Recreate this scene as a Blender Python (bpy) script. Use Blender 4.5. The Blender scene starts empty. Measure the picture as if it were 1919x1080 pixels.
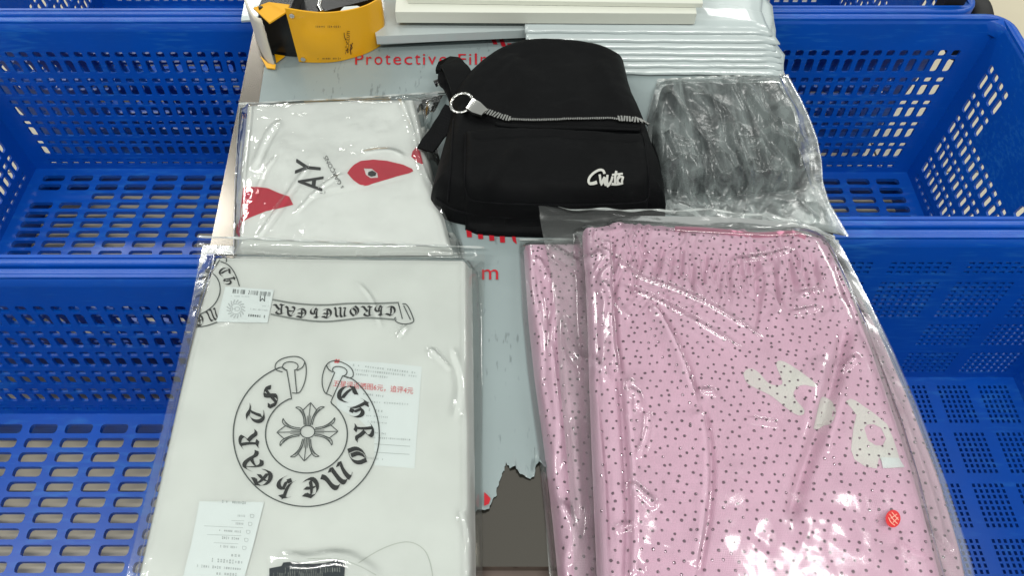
import bpy, bmesh, math, random
import numpy as np
from mathutils import Vector, Matrix
from mathutils.geometry import tessellate_polygon

sc = bpy.context.scene
C = sc.collection
R = math.radians
rng = random.Random(7)

# ---------------------------------------------------------------- camera, world, lamps, exposure
PITCH = R(54.0); FPX = 1493.0
ZT = 0.36                     # top of the metal board
CZ = ZT + 0.675               # camera height
cam_d = bpy.data.cameras.new('camera'); cam = bpy.data.objects.new('camera', cam_d); C.objects.link(cam)
cam.location = (0, 0, CZ); cam.rotation_euler = (R(90) - PITCH, 0, 0)
cam_d.sensor_width = 36.0; cam_d.lens = 36.0 * FPX / 1919.0
cam_d.clip_start = 0.02; cam_d.clip_end = 60
sc.camera = cam

w = bpy.data.worlds.new('World'); sc.world = w; w.use_nodes = True
bg = w.node_tree.nodes['Background']
bg.inputs[0].default_value = (0.95, 1.0, 0.96, 1); bg.inputs[1].default_value = 0.38   # even bounce of a pale room

def area(name, loc, sx, sy, power, rot=(0, 0, 0), col=(1.0, 1.0, 0.955)):
    l = bpy.data.lights.new(name, 'AREA'); l.shape = 'RECTANGLE'; l.size = sx; l.size_y = sy
    l.energy = power; l.color = col
    o = bpy.data.objects.new(name, l); C.objects.link(o); o.location = loc; o.rotation_euler = rot
    return o
# rows of ceiling tubes
for (x, y, sx, p) in [(-2.1, 2.75, 1.2, 27), (1.05, 0.92, .3, 4), (1.75, 4.2, 1.2, 20), (-2.0, 0.7, 1.2, 25), (2.5, 2.6, 1.2, 25),
                      (-0.6, -0.75, 1.2, 26), (0.9, -0.75, 1.2, 26), (-1.4, 4.4, 1.2, 14), (2.3, 0.4, 1.2, 14)]:
    area('ceiling_tube', (x, y, 2.75), sx, 0.16, p)

sc.view_settings.view_transform = 'Standard'; sc.view_settings.look = 'None'
sc.view_settings.exposure = 0.0; sc.view_settings.gamma = 1.0
sc.view_settings.use_curve_mapping = False
sc.cycles.use_denoising = True
sc.cycles.max_bounces = 8; sc.cycles.diffuse_bounces = 4; sc.cycles.glossy_bounces = 3; sc.cycles.transmission_bounces = 4; sc.cycles.transparent_max_bounces = 20
sc.cycles.use_adaptive_sampling = True; sc.cycles.adaptive_threshold = 0.015
sc.cycles.sample_clamp_indirect = 6

# ---------------------------------------------------------------- helpers: pixels of the photograph -> points in the place
def P(px, py, z):
    px = np.asarray(px, float); py = np.asarray(py, float); z = np.asarray(z, float)
    a = (px - 960) / FPX; b = -(py - 540) / FPX
    dy = math.cos(PITCH) + b * math.sin(PITCH); dz = -math.sin(PITCH) + b * math.cos(PITCH)
    t = (z - CZ) / dz
    return a * t, dy * t
def PV(px, py, z):
    x, y = P(px, py, z); return Vector((float(x), float(y), float(z)))
def onto(px, py, H, z0):
    z = np.full(np.shape(px), z0, float)
    for _ in range(4):
        x, y = P(px, py, z); z = H(x, y)
    return x, y, z
def march(px, py, H, z0):
    px = np.asarray(px, float); py = np.asarray(py, float); zs_ = np.linspace(z0 + .03, z0 - .07, 70); prev = None
    Z = np.full(px.shape, np.nan); 
    for z in zs_:
        x, y = P(px, py, z); g_ = z - H(x, y)
        if prev is not None:
            m = np.isnan(Z) & (g_ <= 0); f = np.where(m, prev[1] / (prev[1] - g_ + 1e-9), 0); Z = np.where(m, prev[0] + (z - prev[0]) * f, Z)
        prev = (z, g_)
    Z = np.where(np.isnan(Z), z0, Z); x, y = P(px, py, Z); return x, y, Z
def zc(ox, oy, s):
    return lambda pts: [(ox + p[0] / s, oy + p[1] / s) for p in pts]
def line3(pts):      # [(px,py,z)] -> XY
    return np.array([[*map(float, P(p[0], p[1], p[2]))] for p in pts])
def linez(pts, z):
    return np.array([[*map(float, P(p[0], p[1], z))] for p in pts])

def resample(pts, n):
    pts = np.asarray(pts, float); d = np.r_[0, np.cumsum(np.linalg.norm(np.diff(pts, axis=0), axis=1))]
    t = np.linspace(0, d[-1], n)
    return np.stack([np.interp(t, d, pts[:, k]) for k in range(pts.shape[1])], 1)
def smooth_line(pts, n, it=2):     # Chaikin, then even resampling
    pts = np.asarray(pts, float)
    for _ in range(it):
        q = [pts[0]]
        for a, b in zip(pts[:-1], pts[1:]):
            q += [a * .75 + b * .25, a * .25 + b * .75]
        q.append(pts[-1]); pts = np.array(q)
    return resample(pts, n)
def coons(top, bot, left, right, nu, nv):
    t = smooth_line(top, nu + 1, 1); b = smooth_line(bot, nu + 1, 1); l = smooth_line(left, nv + 1, 1); r = smooth_line(right, nv + 1, 1)
    u = np.linspace(0, 1, nu + 1)[None, :, None]; v = np.linspace(0, 1, nv + 1)[:, None, None]
    S = (1 - v) * t[None] + v * b[None] + (1 - u) * l[:, None] + u * r[:, None]
    S -= (1 - u) * (1 - v) * t[0] + u * (1 - v) * t[-1] + (1 - u) * v * b[0] + u * v * b[-1]
    return S
def ring_of(S):
    return np.concatenate([S[0, :-1], S[:-1, -1], S[-1, :0:-1], S[:0:-1, 0]])

# numpy noise
def _h(ix, iy, s):
    n = (ix * 374761393 + iy * 668265263 + s * 974634777) & 0xffffffff
    n = ((n ^ (n >> 13)) * 1274126177) & 0xffffffff
    return ((n ^ (n >> 16)) & 0xffff) / 65535.0
def perlin(x, y, s=0):
    x = np.asarray(x, float); y = np.asarray(y, float)
    ix = np.floor(x).astype(np.int64); iy = np.floor(y).astype(np.int64); fx = x - ix; fy = y - iy
    u = fx * fx * fx * (fx * (fx * 6 - 15) + 10); v = fy * fy * fy * (fy * (fy * 6 - 15) + 10)
    def g(a, b):
        an = _h(ix + a, iy + b, s) * 2 * math.pi
        return np.cos(an) * (fx - a) + np.sin(an) * (fy - b)
    return ((g(0, 0) * (1 - u) + g(1, 0) * u) * (1 - v) + (g(0, 1) * (1 - u) + g(1, 1) * u) * v) * 1.5
def fbm(x, y, s=0, o=4):
    z = 0; a = .5
    for k in range(o):
        z = z + a * perlin(x * 2 ** k, y * 2 ** k, s + k * 17); a *= .5
    return z
def crumple(X, Y, scale, seed, n=5, cover=.35):
    r = random.Random(seed); z = 0
    wx = X + .35 * scale * perlin(X / scale * .6, Y / scale * .6, seed); wy = Y + .35 * scale * perlin(X / scale * .6, Y / scale * .6, seed + 5)
    for k in range(n):
        a = r.uniform(0, math.pi); L = scale * r.uniform(.5, 1.7); ph = r.uniform(0, 2)
        q = (math.cos(a) * wx + math.sin(a) * wy) / L + ph
        tri = np.abs((q % 2) - 1)
        m = np.clip(perlin(X / (2.2 * scale), Y / (2.2 * scale), seed + 31 * k) * 1.6 + cover, 0, 1)
        z = z + L * tri * m
    return z / n
def seg_info(X, Y, L):
    best = np.full(X.shape, 1e9); sgn = np.ones(X.shape); along = np.zeros(X.shape); acc = 0
    for a, b in zip(L[:-1], L[1:]):
        d = b - a; l2 = d @ d
        if l2 < 1e-12: continue
        t = np.clip(((X - a[0]) * d[0] + (Y - a[1]) * d[1]) / l2, 0, 1)
        ex = X - a[0] - t * d[0]; ey = Y - a[1] - t * d[1]; dd = ex * ex + ey * ey
        m = dd < best
        best = np.where(m, dd, best); sgn = np.where(m, np.sign(d[0] * (Y - a[1]) - d[1] * (X - a[0])), sgn)
        along = np.where(m, acc + t * math.sqrt(l2), along); acc += math.sqrt(l2)
    return np.sqrt(best), sgn, along, acc
def poly_sd(X, Y, poly):
    inside = np.zeros(X.shape, bool); n = len(poly)
    for i in range(n):
        x1, y1 = poly[i]; x2, y2 = poly[(i + 1) % n]
        if y1 == y2: continue
        c = ((y1 > Y) != (y2 > Y)) & (X < (x2 - x1) * (Y - y1) / (y2 - y1) + x1)
        inside ^= c
    d = seg_info(X, Y, np.vstack([poly, poly[:1]]))[0]
    return np.where(inside, d, -d)
def sstep(t):
    t = np.clip(t, 0, 1); return t * t * (3 - 2 * t)

def near(L, margin, f):
    lo = L.min(0) - margin; hi = L.max(0) + margin
    def g_(X, Y):
        m = (X > lo[0]) & (X < hi[0]) & (Y > lo[1]) & (Y < hi[1]); out = np.zeros(X.shape)
        if m.any(): out[m] = f(X[m], Y[m])
        return out
    return g_
class Field:
    """height of a lying thing over the place's x, y"""
    def __init__(s, S, z0, h, r, power=.5):
        ring = ring_of(S); s.poly = ring[::max(1, len(ring) // 90)]; s.z0 = z0; s.h = h; s.r = r; s.ex = []; s.power = power
    def __call__(s, X, Y):
        X = np.asarray(X, float); Y = np.asarray(Y, float)
        sd = poly_sd(X, Y, s.poly); t = np.clip(sd / s.r, 0, 1); pr = (1 - (1 - t) ** 2) ** s.power
        base = s.z0(X, Y) if callable(s.z0) else s.z0
        e = 0
        for f in s.ex: e = e + f(X, Y)
        return base + s.h * pr + e * sstep(sd / (s.r * 1.2) + .1)
    def plain(s, X, Y):
        sd = poly_sd(X, Y, s.poly); t = np.clip(sd / s.r, 0, 1)
        return s.z0 + s.h * (1 - (1 - t) ** 2) ** s.power
    def ridge(s, px, zz, wd, a, fade=.2):
        L = smooth_line(linez(px, zz), 24)
        def f(X, Y):
            d, sg, al, tot = seg_info(X, Y, L)
            fd = sstep(np.minimum(al, tot - al) / (tot * fade + 1e-9))
            return a * np.exp(-(d / wd) ** 2) * fd
        s.ex.append(near(L, wd * 3, f)); return s
    def fold(s, px, zz, wd, a, side=1, sharp=.0016, fade=.18):
        L = smooth_line(linez(px, zz), 24)
        def f(X, Y):
            d, sg, al, tot = seg_info(X, Y, L); q = d * sg * side
            fd = sstep(np.minimum(al, tot - al) / (tot * fade + 1e-9))
            return a * fd * np.where(q > 0, np.exp(-q / wd), np.exp(q / sharp)) - a * .75 * fd * np.exp(-((q + sharp * 1.6) / (sharp * 1.8)) ** 2)
        s.ex.append(near(L, max(wd * 5, sharp * 6), f)); return s

# ---------------------------------------------------------------- materials
def srgb(r, g, b):
    f = lambda c: (c / 255 / 12.92) if c / 255 <= .04045 else ((c / 255 + .055) / 1.055) ** 2.4
    return (f(r), f(g), f(b), 1)
def mat(name, col, rough=.5, metal=0, bump=None, var=0, var_scale=8, spec=.5, sheen=0, coat=0, stretch=None, var_col=None, subsurf=0):
    m = bpy.data.materials.new(name); m.use_nodes = True; nt = m.node_tree; N = nt.nodes; L = nt.links
    b = N['Principled BSDF']
    b.inputs['Base Color'].default_value = col; b.inputs['Roughness'].default_value = rough; b.inputs['Metallic'].default_value = metal
    b.inputs['Specular IOR Level'].default_value = spec; b.inputs['Sheen Weight'].default_value = sheen; b.inputs['Coat Weight'].default_value = coat
    tc = N.new('ShaderNodeTexCoord'); mp = N.new('ShaderNodeMapping'); L.new(tc.outputs['Object'], mp.inputs[0])
    if stretch: mp.inputs['Scale'].default_value = stretch
    if var:
        n = N.new('ShaderNodeTexNoise'); n.inputs['Scale'].default_value = var_scale; n.inputs['Detail'].default_value = 6; L.new(mp.outputs[0], n.inputs[0])
        r = N.new('ShaderNodeMapRange'); r.inputs[1].default_value = .3; r.inputs[2].default_value = .7; L.new(n.outputs[0], r.inputs[0])
        mx = N.new('ShaderNodeMix'); mx.data_type = 'RGBA'; mx.inputs[6].default_value = col
        mx.inputs[7].default_value = var_col or tuple(c * (1 - var) for c in col[:3]) + (1,)
        L.new(r.outputs[0], mx.inputs[0]); L.new(mx.outputs[2], b.inputs['Base Color'])
        r2 = N.new('ShaderNodeMapRange'); r2.inputs[3].default_value = max(.03, rough - .1); r2.inputs[4].default_value = min(1, rough + .12); L.new(n.outputs[0], r2.inputs[0]); L.new(r2.outputs[0], b.inputs['Roughness'])
    if bump:
        scale, strength, dist = bump
        n = N.new('ShaderNodeTexNoise'); n.inputs['Scale'].default_value = scale; n.inputs['Detail'].default_value = 4; L.new(mp.outputs[0], n.inputs[0])
        bp = N.new('ShaderNodeBump'); bp.inputs['Strength'].default_value = strength; bp.inputs['Distance'].default_value = dist
        L.new(n.outputs[0], bp.inputs['Height']); L.new(bp.outputs[0], b.inputs['Normal'])
    return m
def weave(name, col, rough=.85, scale=900, strength=.25, sheen=.2, var=.06, spec=.25):
    m = mat(name, col, rough, var=var, var_scale=25, sheen=sheen, spec=spec)
    nt = m.node_tree; N = nt.nodes; L = nt.links; b = N['Principled BSDF']
    tc = N.new('ShaderNodeTexCoord')
    w1 = N.new('ShaderNodeTexWave'); w1.bands_direction = 'X'; w1.inputs['Scale'].default_value = scale / 3; w1.inputs['Distortion'].default_value = .6
    w2 = N.new('ShaderNodeTexWave'); w2.bands_direction = 'Y'; w2.inputs['Scale'].default_value = scale / 3; w2.inputs['Distortion'].default_value = .6
    L.new(tc.outputs['Object'], w1.inputs[0]); L.new(tc.outputs['Object'], w2.inputs[0])
    a = N.new('ShaderNodeMath'); a.operation = 'ADD'; L.new(w1.outputs[1], a.inputs[0]); L.new(w2.outputs[1], a.inputs[1])
    n = N.new('ShaderNodeTexNoise'); n.inputs['Scale'].default_value = 60; n.inputs['Detail'].default_value = 5; L.new(tc.outputs['Object'], n.inputs[0])
    a2 = N.new('ShaderNodeMath'); a2.operation = 'MULTIPLY_ADD'; a2.inputs[1].default_value = 4; L.new(n.outputs[0], a2.inputs[0]); L.new(a.outputs[0], a2.inputs[2])
    bp = N.new('ShaderNodeBump'); bp.inputs['Strength'].default_value = strength; bp.inputs['Distance'].default_value = .0004
    L.new(a2.outputs[0], bp.inputs['Height']); L.new(bp.outputs[0], b.inputs['Normal'])
    return m
def clear(name, haze=.04, rough=.1, gain=1.7, tint=(.98, .985, .98), bump=(45, .25, .002), haze_col=(.8, .85, .83)):
    m = bpy.data.materials.new(name); m.use_nodes = True; nt = m.node_tree; N = nt.nodes; L = nt.links
    N.remove(N['Principled BSDF']); out = N['Material Output']
    tr = N.new('ShaderNodeBsdfTransparent'); tr.inputs[0].default_value = (*tint, 1)
    gl = N.new('ShaderNodeBsdfGlossy'); gl.inputs['Roughness'].default_value = rough; gl.inputs['Color'].default_value = (1, 1, 1, 1)
    df = N.new('ShaderNodeBsdfDiffuse'); df.inputs[0].default_value = (*haze_col, 1)
    tl = N.new('ShaderNodeBsdfTranslucent'); tl.inputs[0].default_value = (*haze_col, 1)
    fr = N.new('ShaderNodeFresnel'); fr.inputs[0].default_value = 1.5
    tc = N.new('ShaderNodeTexCoord'); nz = N.new('ShaderNodeTexNoise'); nz.inputs['Scale'].default_value = bump[0]; nz.inputs['Detail'].default_value = 4
    nz.inputs['Distortion'].default_value = .6; L.new(tc.outputs['Object'], nz.inputs[0])
    bp = N.new('ShaderNodeBump'); bp.inputs['Strength'].default_value = bump[1]; bp.inputs['Distance'].default_value = bump[2]
    L.new(nz.outputs[0], bp.inputs['Height'])
    for s in (gl, df, fr): L.new(bp.outputs[0], s.inputs['Normal'])
    mu = N.new('ShaderNodeMath'); mu.operation = 'MULTIPLY'; mu.inputs[1].default_value = gain; mu.use_clamp = True; L.new(fr.outputs[0], mu.inputs[0])
    hz = N.new('ShaderNodeMixShader'); hz.inputs[0].default_value = .35; L.new(df.outputs[0], hz.inputs[1]); L.new(tl.outputs[0], hz.inputs[2])
    m1 = N.new('ShaderNodeMixShader'); m1.inputs[0].default_value = haze; L.new(tr.outputs[0], m1.inputs[1]); L.new(hz.outputs[0], m1.inputs[2])
    m2 = N.new('ShaderNodeMixShader'); L.new(mu.outputs[0], m2.inputs[0]); L.new(m1.outputs[0], m2.inputs[1]); L.new(gl.outputs[0], m2.inputs[2])
    L.new(m2.outputs[0], out.inputs[0])
    return m
M = {}
M['blue'] = mat('blue plastic', srgb(3, 83, 186), .34, var=.12, var_scale=14, bump=(70, .08, .001), spec=.5)
M['blue_fine'] = mat('blue plastic fine', srgb(3, 83, 186), .36, var=.12, var_scale=14, bump=(70, .08, .001), spec=.5)
def scuff(m, pale):
    nt = m.node_tree; N = nt.nodes; L = nt.links; b = N['Principled BSDF']; src = b.inputs['Base Color'].links[0].from_socket
    tc = N.new('ShaderNodeTexCoord'); mp = N.new('ShaderNodeMapping'); mp.inputs['Scale'].default_value = (.25, 1, 2.2); mp.inputs['Rotation'].default_value = (.3, .2, .5); L.new(tc.outputs['Object'], mp.inputs[0])
    n = N.new('ShaderNodeTexNoise'); n.inputs['Scale'].default_value = 120; n.inputs['Detail'].default_value = 5; L.new(mp.outputs[0], n.inputs[0])
    n2 = N.new('ShaderNodeTexNoise'); n2.inputs['Scale'].default_value = 9; n2.inputs['Detail'].default_value = 3; L.new(tc.outputs['Object'], n2.inputs[0])
    a = N.new('ShaderNodeMath'); a.operation = 'MULTIPLY_ADD'; a.inputs[1].default_value = .6; L.new(n2.outputs[0], a.inputs[0]); L.new(n.outputs[0], a.inputs[2])
    r = N.new('ShaderNodeMapRange'); r.inputs[1].default_value = .84; r.inputs[2].default_value = 1.08; r.inputs[4].default_value = .5; L.new(a.outputs[0], r.inputs[0])
    mx = N.new('ShaderNodeMix'); mx.data_type = 'RGBA'; L.new(r.outputs[0], mx.inputs[0]); L.new(src, mx.inputs[6]); mx.inputs[7].default_value = pale; L.new(mx.outputs[2], b.inputs['Base Color'])
for k in ('blue', 'blue_fine'): scuff(M[k], srgb(48, 124, 200))
M['metal'] = mat('brushed steel', (.27, .245, .215, 1), .20, 1, bump=(40, .05, .0005), var=.12, var_scale=6, stretch=(1, .12, 1))
M['film'] = mat('pale blue film', srgb(143, 156, 157), .38, bump=(28, .18, .0012), var=.08, var_scale=10, spec=.5, coat=.15)
M['sheet'] = mat('pale film sheet', srgb(192, 203, 203), .26, bump=(16, .3, .003), var=.05, var_scale=6, spec=.6, coat=.3, stretch=(.35, 1.6, 1))
M['panel'] = mat('white card panel', srgb(222, 224, 212), .6, bump=(60, .1, .0006), var=.05)
M['red_print'] = mat('red print', srgb(190, 22, 40), .45, var=.2, var_scale=60)
M['tile'] = None
M['shirt'] = weave('white cotton', srgb(213, 217, 213), .9, 1100, .22)
M['shirt_play'] = weave('white cotton soft', srgb(230, 233, 230), .9, 1100, .22)
M['ink'] = mat('black ink', srgb(14, 20, 20), .7, var=.3, var_scale=80)
M['ink_grey'] = mat('grey ink', srgb(120, 126, 122), .7)
M['ink_mid'] = mat('dark grey ink', srgb(64, 72, 70), .7)
M['card'] = mat('white card', srgb(214, 221, 220), .7, bump=(90, .05, .0004))
M['card_print'] = mat('card grey print', srgb(164, 172, 171), .7)
M['card_red'] = mat('card red print', srgb(205, 70, 75), .6)
M['heart'] = weave('red print on cotton', srgb(196, 24, 58), .75, 1100, .2, sheen=.05)
M['pink'] = weave('pink velour', srgb(222, 186, 206), .9, 700, .3, sheen=.25, var=.08)
M['pink_hem'] = weave('pink hem', srgb(224, 150, 176), .85, 700, .3, sheen=.3)
M['print_white'] = weave('white flock print', srgb(219, 218, 213), .9, 700, .2)
M['stud'] = mat('steel stud', (.30, .23, .27, 1), .16, 1)
M['black'] = weave('black nylon', srgb(6, 7, 9), .62, 800, .3, sheen=.0, var=.25, spec=.12)
M['webbing'] = weave('black webbing', srgb(9, 10, 13), .7, 500, .6, sheen=.0, var=.2, spec=.14)
M['black_cloth'] = weave('black cloth', srgb(36, 39, 43), .8, 600, .4, sheen=.1)
M['label_cloth'] = weave('dark slate label', srgb(38, 48, 56), .7, 900, .3)
M['silver'] = mat('silver metal', (.72, .71, .68, 1), .2, 1)
M['emb'] = weave('white embroidery', srgb(205, 205, 198), .7, 1500, .5)
M['yellow'] = mat('yellow card', srgb(240, 176, 6), .36, bump=(40, .06, .001), var=.06, spec=.5, coat=.2)
M['cream'] = mat('cream reflection card', srgb(222, 214, 196), .6, var=.08)  # whitish reflection on the yellow sleeve's flap, put into the colour
M['black_plastic'] = mat('black plastic', srgb(18, 18, 21), .25, var=.2)
M['yprint'] = mat('brown print', srgb(70, 30, 8), .5)
M['rubber'] = mat('black rubber', srgb(24, 24, 25), .6, bump=(60, .2, .002))
M['carton_red'] = mat('red printed carton', srgb(168, 52, 48), .55, var=.2, var_scale=20)
M['carton_grey'] = mat('grey brown carton', srgb(120, 106, 98), .7, var=.25, var_scale=30)
M['sticker'] = mat('red sticker', srgb(206, 26, 30), .35)
M['bag_shirt'] = clear('clear bag', .025, .1, 1.15)
M['bag_play'] = clear('clear crisp bag', .03, .05, 1.9, bump=(30, .35, .003))
M['bag_pink'] = clear('clear soft bag', .04, .13, 1.5, bump=(18, .22, .003))
M['seal'] = clear('sealed plastic edge', .45, .2, 1.5, bump=(60, .2, .001))
M['bag_black'] = clear('milky crinkled bag', .17, .22, 1.3, bump=(55, .3, .002), haze_col=(.60, .69, .68))
def layered_haze(m, lo, hi):      # plastic folded over itself is milkier
    nt = m.node_tree; N = nt.nodes; L = nt.links
    tc = N.new('ShaderNodeTexCoord'); mp = N.new('ShaderNodeMapping'); mp.inputs['Rotation'].default_value = (0, 0, -.55); mp.inputs['Scale'].default_value = (1.25, .24, 1); L.new(tc.outputs['Object'], mp.inputs[0])
    n = N.new('ShaderNodeTexNoise'); n.inputs['Scale'].default_value = 26; n.inputs['Detail'].default_value = 6; n.inputs['Roughness'].default_value = .6; n.inputs['Distortion'].default_value = 1.6; L.new(mp.outputs[0], n.inputs[0])
    r = N.new('ShaderNodeMapRange'); r.inputs[1].default_value = .42; r.inputs[2].default_value = .62; r.inputs[3].default_value = lo; r.inputs[4].default_value = hi; L.new(n.outputs[0], r.inputs[0])
    for k in N:
        if k.type == 'MIX_SHADER' and not k.inputs[0].is_linked and abs(k.inputs[0].default_value - .17) < 1e-4: L.new(r.outputs[0], k.inputs[0])
layered_haze(M['bag_black'], .12, .40)

# floor tiles
def tile_mat():
    m = bpy.data.materials.new('beige floor tile'); m.use_nodes = True; nt = m.node_tree; N = nt.nodes; L = nt.links; b = N['Principled BSDF']
    tc = N.new('ShaderNodeTexCoord'); n = N.new('ShaderNodeTexNoise'); n.inputs['Scale'].default_value = 7; n.inputs['Detail'].default_value = 7
    L.new(tc.outputs['Object'], n.inputs[0]); mx = N.new('ShaderNodeMix'); mx.data_type = 'RGBA'
    mx.inputs[6].default_value = srgb(222, 212, 186); mx.inputs[7].default_value = srgb(206, 196, 170); L.new(n.outputs[0], mx.inputs[0])
    L.new(mx.outputs[2], b.inputs['Base Color']); b.inputs['Roughness'].default_value = .32
    return m
M['tile'] = tile_mat()
M['grout'] = mat('dark grout', srgb(62, 58, 52), .9, var=.3, var_scale=30)

# ---------------------------------------------------------------- object helpers
def tag(o, label=None, cat=None, group=None, kind=None):
    if label: o['label'] = label
    if cat: o['category'] = cat
    if group: o['group'] = group
    if kind: o['kind'] = kind
    return o
def empty(name, loc=(0, 0, 0), rz=0):
    o = bpy.data.objects.new(name, None); C.objects.link(o); o.location = loc; o.rotation_euler = (0, 0, rz); o.empty_display_size = .05
    return o
def mesh(name, V, F, m, parent=None, smooth=False):
    me = bpy.data.meshes.new(name); me.from_pydata([tuple(map(float, v)) for v in V], [], [tuple(map(int, f)) for f in F])
    me.materials.append(m); me.validate()
    if smooth:
        me.polygons.foreach_set('use_smooth', [True] * len(me.polygons))
    o = bpy.data.objects.new(name, me); C.objects.link(o)
    if parent: o.parent = parent; o.matrix_parent_inverse = Matrix.Translation(-Vector(parent.location)) if parent.rotation_euler.z == 0 else parent.matrix_basis.inverted()
    return o
def autosmooth(o, ang=40):
    me = o.data; bm = bmesh.new(); bm.from_mesh(me); bmesh.ops.remove_doubles(bm, verts=bm.verts, dist=1e-6)
    bmesh.ops.recalc_face_normals(bm, faces=bm.faces)
    for f in bm.faces: f.smooth = True
    for e in bm.edges:
        if len(e.link_faces) == 2 and e.calc_face_angle(0) > R(ang): e.smooth = False
    bm.to_mesh(me); bm.free(); return o
class MB:
    def __init__(s): s.V = []; s.F = []
    def add(s, V, F):
        n = len(s.V); s.V += [tuple(map(float, v)) for v in V]; s.F += [tuple(i + n for i in f) for f in F]; return s
    def box(s, c, d, rot=None, taper=1.0):
        V = []
        for z in (-.5, .5):
            k = 1 if z < 0 else taper
            for (x, y) in ((-.5, -.5), (.5, -.5), (.5, .5), (-.5, .5)):
                p = Vector((x * d[0] * k, y * d[1] * k, z * d[2]))
                if rot is not None: p = rot @ p
                V.append(Vector(c) + p)
        return s.add(V, [(0, 3, 2, 1), (4, 5, 6, 7), (0, 1, 5, 4), (1, 2, 6, 5), (2, 3, 7, 6), (3, 0, 4, 7)])
    def tube(s, path, r, n=8, closed=False, up=Vector((0, 0, 1))):
        path = [Vector(p) for p in path]; k = len(path); V = []
        for i, p in enumerate(path):
            a = path[(i - 1) % k] if closed or i else p; b = path[(i + 1) % k] if closed or i < k - 1 else p
            t = (b - a).normalized(); sd = t.cross(up)
            if sd.length < 1e-4: sd = t.cross(Vector((1, 0, 0)))
            sd.normalize(); u2 = sd.cross(t); rr = r[i] if isinstance(r, (list, tuple)) else r
            for j in range(n):
                an = 2 * math.pi * j / n; V.append(p + sd * math.cos(an) * rr + u2 * math.sin(an) * rr)
        F = []
        for i in range(k if closed else k - 1):
            for j in range(n):
                a = i * n + j; b = i * n + (j + 1) % n; c = ((i + 1) % k) * n + (j + 1) % n; d = ((i + 1) % k) * n + j
                F.append((a, b, c, d))
        if not closed: F += [tuple(range(n))[::-1], tuple(range((k - 1) * n, k * n))]
        return s.add(V, F)
    def ribbon(s, path, widthvec, th):
        """flat strap: path of points, a side vector per point (half width), thickness upward"""
        k = len(path); V = []
        for p, wv, nv in zip(path, widthvec, [Vector((0, 0, th))] * k):
            p = Vector(p); wv = Vector(wv)
            V += [p - wv, p + wv, p + wv + nv, p - wv + nv]
        F = []
        for i in range(k - 1):
            for j in range(4): F.append((i * 4 + j, i * 4 + (j + 1) % 4, (i + 1) * 4 + (j + 1) % 4, (i + 1) * 4 + j))
        F += [(3, 2, 1, 0), tuple((k - 1) * 4 + j for j in range(4))]
        return s.add(V, F)
    def build(s, name, m, parent=None, smooth=False, ang=None):
        o = mesh(name, s.V, s.F, m, parent, smooth)
        if ang is not None: autosmooth(o, ang)
        return o
def grid_mesh(name, S, Z, m, parent=None, skirt=None, bottom=None, smooth=True):
    nv, nu = S.shape[0], S.shape[1]
    V = np.concatenate([S.reshape(-1, 2), Z.reshape(-1, 1)], 1)
    idx = np.arange(nv * nu).reshape(nv, nu)
    F = np.stack([idx[1:, :-1], idx[1:, 1:], idx[:-1, 1:], idx[:-1, :-1]], -1).reshape(-1, 4)
    V = V.tolist(); F = F.tolist()
    if skirt is not None:
        rg = np.concatenate([idx[0, :-1], idx[:-1, -1], idx[-1, :0:-1], idx[:0:-1, 0]]); n0 = len(V)
        for i in rg:
            x, y = V[i][:2]; V.append([x, y, float(skirt(x, y)) if callable(skirt) else skirt])
        n = len(rg)
        for k in range(n): F.append([rg[k], rg[(k + 1) % n], n0 + (k + 1) % n, n0 + k])
    if bottom is not None:
        n0 = len(V); st = 6; sub = S[::st, ::st]
        if (S.shape[0] - 1) % st == 0 and (S.shape[1] - 1) % st == 0:
            a, b = sub.shape[:2]
            for p in sub.reshape(-1, 2): V.append([p[0], p[1], bottom])
            id2 = np.arange(a * b).reshape(a, b) + n0
            F += np.stack([id2[:-1, :-1], id2[:-1, 1:], id2[1:, 1:], id2[1:, :-1]], -1).reshape(-1, 4).tolist()
    return mesh(name, V, F, m, parent, smooth)

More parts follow.
